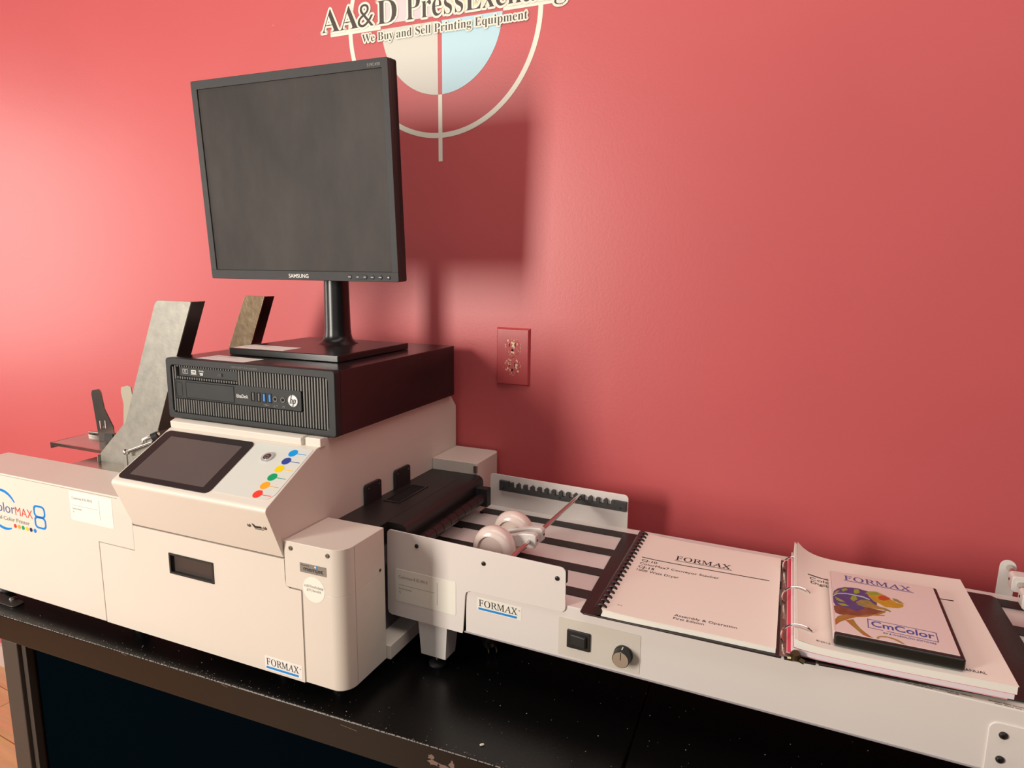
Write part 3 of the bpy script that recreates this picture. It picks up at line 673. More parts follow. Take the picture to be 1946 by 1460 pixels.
mb.ring(rrect(52, 62.5, 76.8, 82.6, 1), rrect(53.3, 61.2, 78.1, 81.3, 0.6), 'y', 3.7, 4.1); put_text(mb, 'RW', front(3.7), 54, 78.3, 6.5, 2.4, 'bold'); mb.box(51, 63.5, 3.7, 4, 75.2, 75.8)
put_text(mb, 'DVD', front(3.7), 69, 80.2, 10, 2.6, 'bold'); mb.box(70.5, 77.5, 3.7, 4, 76.4, 78.6); mb.box(71, 77, 3.7, 4, 74.5, 75.4)
mb.build('disc_logo', M['white_ink'], od, smooth=False, fix=False)
mb = MB(); mb.ring(rrect(33, 45, 75.5, 83.3, 1), rrect(34.2, 43.8, 76.7, 82.1, 0.6), 'y', 3.7, 4.1); mb.ring(circ(39, 79.6, 2.3, 20), circ(39, 79.6, 1.1, 20), 'y', 3.6, 4.1); mb.build('disc_logo', M['ink_grey'], od, smooth=False, fix=False)
mb = MB(); mb.prism(rrect(13.2, 273.5, 33.6, 65.2, 3), 'y', 3.2, 11); pp = mb.build('port_panel', M['bezel_grey'], pc, bevel=0.8)
mb = MB(); mb.ring(rrect(38.6, 142, 35.6, 62.6, 0.8), rrect(39.4, 141.2, 36.4, 61.8, 0.6), 'y', 2.95, 3.3); mb.ring(rrect(16.5, 30, 36.5, 61, 2), rrect(17.3, 30.6, 37.3, 60.2, 2), 'y', 2.95, 3.3); mb.build('bay_seam', M['void'], pp)
mb = MB(); mb.prism(rrect(40, 140.6, 36.9, 61.3, 0.5), 'y', 2.9, 3.3); mb.build('drive_bay_cover', M['bezel_grey'], pp)
text_obj('model_name', 'EliteDesk', front(3.0), 146.3, 45.3, 23.5, 5.6, M['white_ink'], pp, 'semi')
for i, x in enumerate((179.5, 190.8, 202.0, 213.0)):
    mb = MB(); mb.ring(rrect(x-3.6, x+3.6, 41.6, 56.8, 0.8), rrect(x-2.7, x+2.7, 42.5, 55.9, 0.5), 'y', 2.4, 3.4); up_ = mb.build('usb_port', M['black_matte'], pp)
    mb = MB(); mb.box(x-2.6, x+2.6, 3.0, 3.35, 42.6, 55.8); mb.build('port_void', M['void'], up_)
    mb = MB(); mb.box(x-0.7 if i < 2 else x-2.0, x+1.6, 2.7, 3.1, 43.4, 55.2); mb.build('port_tongue', M['usb_blue'] if i > 1 else M['rib'], up_, smooth=False)
for x in (223.8, 238.6):
    mb = MB(); mb.lathe([(4.2, 0), (4.2, 0.9), (3.0, 0.9), (2.7, 0.2), (0.1, 0.1)], (x, 3.2, 48.9), (0, -1, 0), 24); aj = mb.build('audio_jack', M['rib'], pp)
    mb = MB(); mb.lathe([(2.2, 0), (2.2, 0.9), (0.1, 0.9)], (x, 3.1, 48.9), (0, -1, 0), 20); mb.build('jack_hole', M['void'], aj)
mb = MB(); put_text(mb, 'SS', front(3.05), 204, 37.2, 3.4, 1.8, 'sans'); mb.tube([(200.5, 3.1, 38), (211.5, 3.1, 38)], 0.25, 5)
for x in (226.0, 239.2): mb.tube([(x-1.7, 3.1, 36.2), (x-1.7, 3.1, 37.6), (x-1.1, 3.1, 38.8), (x, 3.1, 39.3), (x+1.1, 3.1, 38.8), (x+1.7, 3.1, 37.6), (x+1.7, 3.1, 36.2)], 0.3, 5)
mb.tube([(221.5, 3.1, 36.2), (221.5, 3.1, 39)], 0.7, 6)
mb.build('port_icon', M['ink_grey'], pp, smooth=False, fix=False)
mb = MB(); mb.lathe([(9.3, 0), (9.3, 1.2), (8.8, 1.6), (0.1, 1.6)], (258.3, 3.3, 49.2), (0, -1, 0), 40); lg = mb.build('brand_badge', M['silver'], pp)
mb = MB(); hpf = front(1.45)
def hstroke(p, q, w_=0.75): d = Vector((q[0]-p[0], q[1]-p[1])).normalized()*0; mb.add([hpf(p[0]-w_, p[1]), hpf(p[0]+w_, p[1]), hpf(q[0]+w_, q[1]), hpf(q[0]-w_, q[1])], [range(4)])
hstroke((253.2, 44.6), (256.6, 58.3)); hstroke((256.6, 44.6), (258.0, 50.3)); mb.add([hpf(*p) for p in ((254.4, 51.9), (257.6, 51.9), (258.7, 50.6), (258.4, 49.0), (257.2, 49.0), (257.3, 50.4), (254.2, 50.4))], [range(7)])
hstroke((258.1, 40.3), (261.1, 51.9)); mb.add([hpf(*p) for p in ((260.2, 51.9), (263.6, 51.9), (264.6, 50.5), (263.5, 46.0), (262.0, 44.8), (259.0, 44.8), (259.3, 46.2), (261.6, 46.2), (262.2, 46.9), (263.0, 50.0), (262.6, 50.5), (260.0, 50.5))], [range(12)])
mb.build('badge_letters', M['ink'], lg, smooth=False, fix=False)
text_obj('maker_name', 'HEWLETT-PACKARD', front(-0.15), 141.5, 92.6, 52, 2.6, M['rib'], bz_, 'sans')
# paper label on the case top
mb = MB(); mb.add([(49, 18, 99.8), (153, 13, 99.8), (156, 56, 99.8), (52, 62, 99.8), (49, 18, 100.0), (153, 13, 100.0), (156, 56, 100.0), (52, 62, 100.0)], [(0, 3, 2, 1), (4, 5, 6, 7), (0, 1, 5, 4), (1, 2, 6, 5), (2, 3, 7, 6), (3, 0, 4, 7)])
tl = mb.build('auction_label', M['sticker_pink'], pc, smooth=False)
def lf(x0, y0, a_, z): return lambda u, v: (x0+u*math.cos(a_)-v*math.sin(a_), y0+u*math.sin(a_)+v*math.cos(a_), z)
mb = MB(); f_ = lf(50, 18, -0.05, 100.15); put_text(mb, 'Colormax 8 ID.9010', f_, 6, 31, 50, 4.5); put_text(mb, 'Auction Number', f_, 6, 16, 23, 2.8); put_text(mb, '92', f_, 6, 10, 3.5, 2.8); mb.build('label_text', M['ink_soft'], tl, smooth=False, fix=False)

# ================================================================== MONITOR
base_o = (-0.9010, 0.8523)
mo = thing('computer_monitor', 'square black computer monitor on a stand on the desktop computer', 'monitor', (-0.7900, 0.958, H-0.1525+0.001), 0.0198)
mb = MB(); mb.prism(rrect(-114, 114, -104, 108, 3), 'z', 0, 11.5); mb.build('base', M['gloss_black'], mo, bevel=1.5, seg=2)
mb = MB(); mb.box(-111, -4, -95, -50, 11.4, 11.9); ml = mb.build('auction_label', M['sticker_pink'], mo, smooth=False)
mb = MB(); f_ = top(12.05); put_text(mb, 'Colormax 8 ID.9010', f_, -104, -64, 48, 4.5); put_text(mb, 'Auction Number', f_, -104, -80, 23, 2.8); put_text(mb, '92', f_, -104, -86, 3.5, 2.8); mb.build('label_text', M['ink_soft'], ml, smooth=False, fix=False)
mb = MB(); prof = [(38, 11), (36, 12.5), (31, 15), (26.5, 20), (24.2, 28), (23.4, 40), (22.0, 130), (21.5, 150), (21.5, 260)]
mb.lathe(prof, (4, 42, 0), (0, 0, 1), 40); mb.build('stand_column', M['gloss_black'], mo)
# head: own frame relative to mo
hd = Matrix.Translation(Vector((-0.8195, 0.9303, H+0.1455))) @ Matrix.Rotation(0.0175, 4, 'Z') @ Matrix.Rotation(0.0627, 4, 'X')
mo_m = Matrix.Translation(mo.location) @ Matrix.Rotation(0.0198, 4, 'Z')
loc_h = mo_m.inverted() @ hd
def head(ob): ob.matrix_local = loc_h; return ob
mb = MB(); mb.ring(rrect(-203, 203, -171, 171, 2.5), rrect(-190, 191, -154.5, 156.5, 0.8), 'y', 0, 9)
mb.box(-203, 203, 9, 24, -171, 171)
hb = head(mb.build('screen_bezel', M['mon_bezel'], mo, bevel=0.9))
mb = MB(); mb.prism(rrect(-203, 203, -171.2, 171.2, 3), 'y', 9.5, 26); mb.add([(-195, 26, -163), (195, 26, -163), (195, 26, 163), (-195, 26, 163), (-90, 58, -90), (90, 58, -90), (90, 58, 90), (-90, 58, 90)], [(0, 3, 2, 1), (4, 5, 6, 7), (0, 1, 5, 4), (1, 2, 6, 5), (2, 3, 7, 6), (3, 0, 4, 7)]); head(mb.build('rear_shell', M['black_matte'], mo, bevel=1.5))
mb = MB(); mb.box(-191, 192, 2.2, 8.5, -155, 157); head(mb.build('screen', M['screen'], mo, smooth=False))
mb = MB(); mb.box(-203.1, 203.1, -0.12, 0.4, -155.3, -154.8); head(mb.build('bezel_seam', M['void'], mo))
mb = MB(); put_text(mb, 'SAMSUNG', front(-0.25), -22.5, -166.8, 43, 6.6, 'bold'); head(mb.build('brand_name', M['white_ink'], mo, smooth=False, fix=False))
mb = MB(); put_text(mb, 'S19C450', front(-0.2), 165.5, 160.2, 23.5, 4.4, 'sans'); head(mb.build('model_name', M['ink_grey'], mo, smooth=False, fix=False))
for i, (x0, x1) in enumerate(((103.5, 110.9), (119.0, 142), (148.7, 156.1), (164.4, 171.8), (180.2, 187.6))):
    mb = MB(); mb.prism(rrect(x0, x1, -167.2, -159.8, 3.6), 'y', -1.1, 0.5); head(mb.build('button', M['mon_bezel'], mo, bevel=0.5))
    mb = MB()
    if i == 1: mb.box(x0+2.2, x0+6.2, -1.25, -1, -164, -163); mb.box(x1-6.5, x1-2.2, -1.25, -1, -164, -163)
    elif i == 4: mb.prism(circ((x0+x1)/2, -163.5, 1.3, 12), 'y', -1.25, -1)
    else: mb.box(x0+1, x1-1, -1.25, -1, -164, -163.1)
    head(mb.build('button_mark', M['white_ink'], mo, smooth=False))

# ================================================================== CONVEYOR STACKER
K = 0.000975
CY = -0.0208; CO = Vector((-0.5577, 0.8121, TOP+0.0004))
def cw(x, y, z=0):
    c_, s_ = math.cos(CY), math.sin(CY)
    return Vector((CO.x+(x*c_-y*s_)*K, CO.y+(x*s_+y*c_)*K, CO.z+z*K))
def CB(): return MB(K)
GW = M['grey_white']
cv = thing('conveyor_stacker', 'long grey white belt conveyor right of the printer with guide plates', 'conveyor', CO, CY)
XR = 1100
mb = CB(); mb.prism([(-4, 1), (XR, 1), (XR, 312.5), (22, 312.5), (22, 283), (-4, 283)], 'z', 154.5, 157.2); mb.box(138.5, XR, 0, 2, 78, 157.2); mb.box(22, XR, 310, 312.5, 78, 157.2); fr_ = mb.build('frame', GW, cv, bevel=1.2)
mb = CB(); mb.box(136, XR, -0.8, 14, 76.3, 78.2); mb.build('bottom_flange', mat('satin_flange', (0.42, 0.38, 0.40), 0.5, 0.2), cv, bevel=0.4)
mb = CB(); mb.box(24, XR-4, 3, 308, 92, 153); mb.build('inner_tray', M['dark_steel'], cv)
for yc in (42.5, 119, 197.5, 279):
    mb = CB(); mb.box(2 if yc < 250 else 22, XR-6, yc-12, yc+12, 157, 158.7)
    mb.build('belt', M['belt'], cv, bevel=0.5)
    mb = CB(); mb.box(8 if yc < 250 else 24, 31, yc-16, yc-11.9, 157.1, 157.5); mb.build('belt_slot', M['void'], cv)
# front guide plate
fp = [(-1.5, 83.5), (0.5, 77.5), (6, 75.3), (129, 75.0), (134, 75.2), (135.3, 80), (139, 137), (140.5, 142.5), (146, 145.6), (288, 147.2)]
fp += [(289.5+math.sin(math.radians(a_))*8, 155-math.cos(math.radians(a_))*8) for a_ in range(10, 91, 20)]
fp += [(288.5+math.cos(math.radians(a_))*8, 205.5+math.sin(math.radians(a_))*8) for a_ in range(0, 91, 15)]
fp += [(8+math.cos(math.radians(a_))*8, 209.5+math.sin(math.radians(a_))*8) for a_ in range(90, 181, 15)]
mb = CB(); mb.prism(fp, 'y', -2.6, -0.4); gp = mb.build('front_guide_plate', GW, cv, bevel=0.6)
for x, z in ((54.5, 199.3), (169.5, 194.5), (284.3, 196.1)):
    mb = CB(); mb.lathe([(3.4, 0), (3.2, 1.2), (2.0, 2.0), (1.2, 2.0), (1.0, 1.0), (0.1, 1.0)], (x, -2.6, z), (0, -1, 0), 20); mb.build('screw', M['screw_dark'], gp)
auction_label(gp, CB, 14.5, 122.8, 101.5, 155, -2.7)
mb = CB(); mb.box(157.8, 229.8, -0.3, 0.2, 117.6, 138.2)
badge(cv, CB, 157.8, 229.8, 117.6, 138.2, 0, 'sticker')
# back guide plate
bp_ = [(20, 155), (299, 155)]+[(291+math.cos(math.radians(a_))*8, 212+math.sin(math.radians(a_))*8) for a_ in range(0, 91, 15)]+[(28+math.cos(math.radians(a_))*6, 217+math.sin(math.radians(a_))*6) for a_ in range(90, 181, 15)]
mb = CB(); mb.prism(bp_, 'y', 312.6, 314.8); mb.build('rear_guide_plate', GW, cv, bevel=0.6)
def rack(y0, y1):
    pts = [(45, 193.5), (297, 190.5), (297, 208), (276, 208.5), (276, 199)]
    n = 15; xs = [272.5-(272.5-70)*i/(n-1) for i in range(n)]
    for i, xc in enumerate(xs):
        h = 208.4+(272-xc)*0.014
        pts += [(xc+3.6, 199+(272-xc)*0.012), (xc+3.6, h-1.5)]
        pts += [(xc, h+1.2)] if i % 2 else [(xc+2.6, h), (xc-2.6, h)]
        pts += [(xc-3.6, h-1.5), (xc-3.6, 199+(272-xc)*0.012)]
    pts += [(65, 202), (65, 212.5), (45, 213)]
    m_ = CB(); m_.prism(pts, 'y', y0, y1); return m_
rk_ = rack(305.5, 312.4).build('notched_rack', M['rack'], cv)
for x in (54, 171, 287):
    mb = CB(); mb.lathe([(1.8, 0), (1.6, 0.7), (0.1, 0.7)], (x, 305.5, 199-(x-54)*0.012), (0, -1, 0), 14); mb.build('screw', M['screw_dark'], rk_)
rack(-0.2, 5.5).build('notched_rack', M['rack'], cv)
# control panel
mb = CB(); mb.prism(rrect(287, 404, 82, 139, 2), 'y', -0.5, 0.3); cpn = mb.build('switch_panel', M['switch_plate'], cv)
mb = CB(); mb.prism(rrect(300.5, 334.5, 97, 124, 1.5), 'y', -3.2, 0); sw = mb.build('power_switch', M['black_plastic'], cv, bevel=1)
mb = CB(); mb.add([(305, -3, 101), (330, -3, 101), (330, -3, 120), (305, -3, 120), (307, -5.5, 103), (328.5, -8.0, 103), (328.5, -8.0, 118.5), (307, -5.5, 118.5)], [(0, 3, 2, 1), (4, 5, 6, 7), (0, 1, 5, 4), (1, 2, 6, 5), (2, 3, 7, 6), (3, 0, 4, 7)]); mb.build('rocker', M['black_plastic'], sw, bevel=1.2)
mb = CB(); put_text(mb, 'POWER', front(-0.75), 310, 126.5, 15.5, 3.4, 'semi'); put_text(mb, '0', front(-0.75), 304, 91, 2.8, 3.4, 'semi'); put_text(mb, 'I', front(-0.75), 330, 91, 0.6, 3.2, 'semi')
kx, kz = 381.5, 106.5
for i, ch in enumerate('34567'):
    t = math.radians(158-34*i); put_text(mb, ch, front(-0.75), kx-1+math.cos(t)*19.5-1, kz+math.sin(t)*19.5-1.5, 2.2, 3.2, 'semi')
mb.build('panel_lettering', M['white_ink'], cpn, smooth=False, fix=False)
mb = CB(); mb.lathe([(13.0, 0.5), (13.0, 4), (12.2, 5), (11.8, 15.5), (11.2, 16.4), (0.1, 16.4)], (kx, 0, kz), (0, -1, 0), 40); kn = mb.build('speed_knob', M['black_plastic'], cv)
mb = CB(); mb.lathe([(10.9, 16.2), (10.7, 16.9), (0.1, 16.9)], (kx, 0, kz), (0, -1, 0), 40); mb.build('knob_cap', mat('brushed_cap', (0.50, 0.43, 0.34), 0.35, 0.5), kn)
mb = CB(); mb.box(kx-0.5, kx+0.5, -17.2, -16.8, kz, kz+10.6); mb.build('knob_pointer', M['ink'], kn); mb = CB(); mb.add([(kx-0.8, -16.6, kz+11.3), (kx+0.8, -16.6, kz+11.3), (kx+0.8, -4.8, kz+12.6), (kx-0.8, -4.8, kz+12.6)], [range(4)]); mb.build('knob_line', M['white_ink'], kn)
# end plate
mb = CB(); mb.prism(rrect(790.5, XR, 55, 138.5, rs=(8, 1, 1, 9)), 'y', -1.6, 0.4); ep = mb.build('end_plate', GW, cv, bevel=0.7)
for z in (125, 95.8):
    mb = CB(); mb.lathe([(4.3, 0), (4.1, 1.6), (2.8, 3), (1.6, 3), (1.4, 1.6), (0.1, 1.6)], (804, -1.6, z), (0, -1, 0), 24); mb.build('screw', M['screw_dark'], ep)
# caution strip on the top edge
mb = CB(); mb.box(703, 1010, 0.6, 24, 157.2, 157.5); cs = mb.build('instruction_strip', M['sticker'], cv, smooth=False)
mb = CB(); rr = random.Random(3); 
for row, y in ((0, 5.6), (1, 2.2)):
    x = 708
    while x < 1000:
        L = rr.uniform(3, 12)
        if not (row and (735 < x < 742 or 760 < x < 772)) and not (766 < x < 782): mb.box(x, x+L, y, y+1.5, 157.5, 157.65)
        x += L+1.6
mb.build('strip_text', M['ink_soft'], cs, smooth=False)
# leg with levelling foot
def leg(x, y, far=False):
    mb = CB(); mb.add([(x-27, y, 77), (x+25, y, 77), (x+22, y, 20), (x-22, y, 20), (x-27, y+2.2, 77), (x+25, y+2.2, 77), (x+22, y+2.2, 20), (x-22, y+2.2, 20)], [(0, 1, 2, 3), (7, 6, 5, 4), (0, 4, 5, 1), (1, 5, 6, 2), (2, 6, 7, 3), (3, 7, 4, 0)])
    mb.add([(x+25, y+0.5, 77), (x+25, y+38, 77), (x+22, y+30, 20), (x+22, y+0.5, 20), (x+22.8, y+0.5, 77), (x+22.8, y+38, 77), (x+19.8, y+30, 20), (x+19.8, y+0.5, 20)], [(0, 1, 2, 3), (7, 6, 5, 4), (0, 4, 5, 1), (1, 5, 6, 2), (2, 6, 7, 3), (3, 7, 4, 0)])
    mb.box(x-22, x+21, y+1, y+30, 20, 22)
    l_ = mb.build('leg', GW, cv, smooth=False)
    mb = CB(); mb.lathe([(13.5, 0), (13.5, 2.5), (12, 5), (7, 7.5), (4.5, 8)], (x-1, y+14, 0), (0, 0, 1), 28); mb.build('levelling_foot', M['bezel_grey'], l_)
    mb = CB(); mb.tube([(x-1, y+14, 7), (x-1, y+14, 23)], 3.2, 14); mb.build('foot_bolt', M['chrome'], l_)
leg(80, 1); leg(80, 265); leg(1040, 1); leg(1040, 265)
# far post with cross rod and white blocks
mb = CB(); mb.prism([(851.5, 158)]+[(862.5+math.cos(math.radians(a_))*10.2, 200+math.sin(math.radians(a_))*10.2) for a_ in range(180, -1, -15)]+[(872.3, 150), (851.5, 150)], 'y', 312.6, 315); mb.build('roller_post', M['white_plastic'], cv, bevel=0.5)
# right exit roller assembly: rod and blocks
rd = thing('roller_rod', 'steel cross rod with white blocks at the far right end of conveyor', 'roller rod', cw(864, 0, 0), CY)
mb = CB(); mb.tube([(0, 6, 200), (0, 311.5, 200)], 4.2, 18); mb.build('rod', M['rod'], rd)
for y0 in (262, 206, 60):
    mb = CB(); mb.prism(rrect(-10, 34, 188, 211, 5), 'y', y0-11, y0+11); bk = mb.build('roller_block', M['white_plastic'], rd, bevel=1.5)
    mb = CB(); mb.lathe([(2, 0), (2, 0.5), (0.1, 0.5)], (-10, y0+3, 201), (-1, 0, 0), 12); mb.build('set_screw', M['void'], bk)

# ================================================================== HOLD-DOWN ROLLER resting in the racks
hr = thing('hold_down_roller', 'steel rod with two pearly white wheels lying across the conveyor belts', 'roller rod', cw(208, 0, 158.7), CY)
z0 = 158.7
mb = CB(); mb.tube([(-0.6, 1, 206-z0), (-0.6, 311, 206-z0)], 3.5, 20); mb.build('rod', M['rod'], hr)
def wheel(yc, sgn):
    R_ = 35.0; prof = []
    for i in range(0, 13):
        t = math.radians(-90+180*i/12); prof.append((R_-13+math.cos(t)*13, math.sin(t)*15))
    face = [(0.1, 13.0), (9, 12.6), (18, 11.0), (23.5, 12.0)]
    pf_ = [(r_, -d) for r_, d in face]+prof+[(r_, d) for r_, d in reversed(face)]
    m_ = CB(); m_.lathe(pf_, (-51, yc, 35.2), (0, 1, 0), 48); return m_.build('wheel', M['wheel'], hr, angle=50)
wheel(58, 1); wheel(129, -1)
for y0, y1 in ((75, 87), (102, 114)):
    mb = CB(); mb.prism([(-56, 29), (-56, 43), (-10, 58.5), (7, 60), (11, 57), (11, 40), (6, 36), (-14, 36)], 'y', y0, y1); ar = mb.build('arm', M['white_plastic'], hr, bevel=1.8, seg=3)
    mb = CB(); mb.lathe([(2, 0), (2, 0.4), (0.1, 0.4)], (11, (y0+y1)/2, 49), (1, 0, 0), 12); mb.build('set_screw', M['void'], ar)
mb = CB(); mb.tube([(-51, 60, 34.8), (-51, 128, 34.8)], 4, 12); mb.build('axle', M['screw'], hr)

# ================================================================== OPEN RING BINDER
bd = thing('ring_binder', 'open dark vinyl ring binder lying across the conveyor', 'binder', cw(322, -15, 158.9), CY)
def bl(x, y): return (x-322, y+15)
mb = CB(); mb.prism([bl(*p) for p in ((328, -16), (322, -12), (302, 276), (306, 283), (556, 284), (577, -11))], 'z', 0, 2.6); mb.build('left_cover', M['vinyl'], bd, bevel=0.9)
mb = CB(); mb.prism([bl(*p) for p in ((580, -12), (560, 284), (596, 285), (615, -8))], 'z', 0, 2.2); mb.build('spine', M['vinyl'], bd, bevel=0.9)
mb = CB(); mb.prism([bl(*p) for p in ((618, -7), (599, 285), (841, 291), (847, 286), (858, 25), (853, 18.5))], 'z', 0, 2.6); mb.build('right_cover', M['vinyl'], bd, bevel=0.9)
ba = 0.045
def sp(u, v):   # stack frame inside the binder
    return (600-322+u*math.cos(ba)-v*math.sin(ba), -6+15+u*math.sin(ba)+v*math.cos(ba))
def st(u, v, z): x, y = sp(u, v); return (x, y, z)
zb = 158.9
mb = CB(); mb.add([st(-26, -2, 2.6), st(-8, -2, 2.6), st(-8, 284, 2.6), st(-26, 284, 2.6), st(-23, -2, 4), st(-9, -2, 4), st(-9, 284, 4), st(-23, 284, 4)], [(0, 3, 2, 1), (4, 5, 6, 7), (0, 1, 5, 4), (1, 2, 6, 5), (2, 3, 7, 6), (3, 0, 4, 7)]); mech = mb.build('ring_mechanism', M['screw'], bd, bevel=0.5)
mb = CB()
mb.tube([st(-8, -1, 6), st(-8, -6, 9), st(-8, -8, 14)], [6.5, 6.5, 4.5], 16); mb.tube([st(-16, -6, 5), st(-12, -7, 6)], 3, 8); mb.tube([st(-4, -7, 6), st(2, -8, 4)], 3, 8)
mb.build('opening_lever', mat('dark_brass', (0.10, 0.08, 0.04), 0.3, 0.8), mech)
for v in (30, 138, 246):
    mb = CB(); a_ = [st(-5+math.cos(math.radians(t))*19.5, v, 13.5+math.sin(math.radians(t))*17.5) for t in range(215, -36, -10)]
    mb.tube(a_, 1.35, 10); mb.build('ring', M['chrome'], mech)
# page stack (pages curl up at the rings)
def lift(u, v): return (math.exp(-u*15.0)*(5+16*v*v*v)) - 1.4*math.sin(u*4.2)*0.6
def layer(a0, a1, m, nm, du=0, dv=0, label=None, sh=0):
    T_ = 18.5
    mb = CB()
    def fn(u, v): x, y = sp(u*(211+du)-6*math.exp(-u*9)-sh*(1-u)**3, v*275+dv); return (x, y, 4.2+a1*T_+lift(u, v)*(0.25+0.75*a1))
    def lo(u, v): return 4.2+a0*T_+lift(u, v)*(0.25+0.75*a0)
    mb.grid(fn, 30, 16, lo); return mb.build(nm, m, bd, label=label)
layer(0.00, 0.09, M['paper_pink'], 'divider_sheet', -6, 3, sh=12); layer(0.09, 0.16, M['paper_red'], 'divider_sheet', -5, 2.5, sh=10.6)
layer(0.16, 0.48, M['paper_pale'], 'page_block', -1, 0, sh=7.2); layer(0.48, 0.505, M['paper_red'], 'divider_sheet', 0, 0, sh=4.6)
layer(0.505, 0.985, M['paper_cream'], 'page_block', 1, 0, sh=4.2); cvp = layer(0.985, 1.0, M['paper'], 'cover_page', 2, 0)
def pg(h):
    def f_(u, v): x, y = sp(u, v); uu = max(0, u/212); return (x+-6*math.exp(-uu*9), y, 22.7+lift(uu, v/275)+h)
    return f_
mb = CB()
def bar(f, u0, u1, v0, v1, n=10):
    for i in range(n):
        a_ = u0+(u1-u0)*i/n; b_ = u0+(u1-u0)*(i+1)/n; mb.add([f(a_, v0), f(b_, v0), f(b_, v1), f(a_, v1)], [range(4)])
f_ = pg(0.35)
def lines(nm, f, par, rows, bars):
    global mb
    for r_ in rows: mb = CB(); put_text(mb, r_[0], f, *r_[1:]); mb.build(nm, M['ink'], par, smooth=False, fix=False)
    for b_ in bars: mb = CB(); bar(f, *b_); mb.build('printed_rule', M['ink'], par, smooth=False, fix=True)
lines('page_text', f_, cvp, [('FORMAX', 62, 212, 84, 17, 'serif'), ('ColorMax8', 14, 182.5, 58, 8), ('Digital Color Printer', 15, 170.5, 92, 8), ('MANUAL', 162, 13, 25, 5.5), ('8/2015', 17, 11, 14, 3.4)], [(12, 190, 195, 197.2), (62, 146, 207, 208.4)])

# ================================================================== COMB BOUND MANUAL on the left cover
ma = 0.036
mn = thing('comb_bound_manual', 'comb bound assembly manual with white cover lying on the left binder cover', 'manual', cw(352, -14, 161.6), CY+ma)
def mz(u, v): return 7.0+4.0*math.exp(-u*7)+1.2*math.sin(u*3.1)*(1-v)*0.6-(2.5*max(0, v-0.7)/0.3*u)
mb = CB(); mb.grid(lambda u, v: (u*218, v*285-0.4*math.sin(u*9), mz(u, v)), 26, 16, lambda u, v: 0.2); mb.build('page_block', M['paper_cream'], mn)
mb = CB(); mb.grid(lambda u, v: (u*218+0.3, v*285.4-0.8, mz(u, v)+0.25), 26, 16, lambda u, v: mz(u, v)); mcp = mb.build('front_cover', M['paper'], mn)
mb = CB()
def mf(u, v): return (u, v, mz(max(0, u)/218, max(0, v)/285)+0.5)
lines('cover_text', mf, mcp, [('FORMAX', 64, 203.5, 84, 15.5, 'light'), ('CJ-10', 17, 173.5, 24, 7, 'bold'), ('ColorMax7 Conveyor Stacker', 17, 161.3, 118, 7), ('CJ-15', 17, 149.3, 24, 7, 'bold'), ('1000 Watt Dryer', 17, 137.8, 63, 7), ('Assembly & Operation', 92, 25.5, 79, 5.6), ('First Edition', 92, 16.8, 39, 5.6), ('9/14', 17, 20, 6, 2.6)], [(15, 204, 186.2, 188.4), (64, 150, 199.6, 200.8)])
# plastic comb: tube with curved fingers
mb = CB(); mb.tube([(-5, -1, 7.2), (-5, 284, 8.2)], 6.3, 20); cb = mb.build('binding_comb', mat('dark_comb', (0.020, 0.010, 0.011), 0.22), mn)
mb = CB(); v = 6
while v < 282:
    for dv in (0,):
        a_ = [(-1+math.cos(math.radians(t))*7.2, v, 8.0+math.sin(math.radians(t))*6.0) for t in range(150, -11, -20)]
        for q_ in (-1.3, 0, 1.3): mb.tube([(p[0], p[1]+q_, p[2]) for p in a_], 1.0, 6)
    v += 14.3
mb.build('comb_finger', M['black_plastic'], cb)

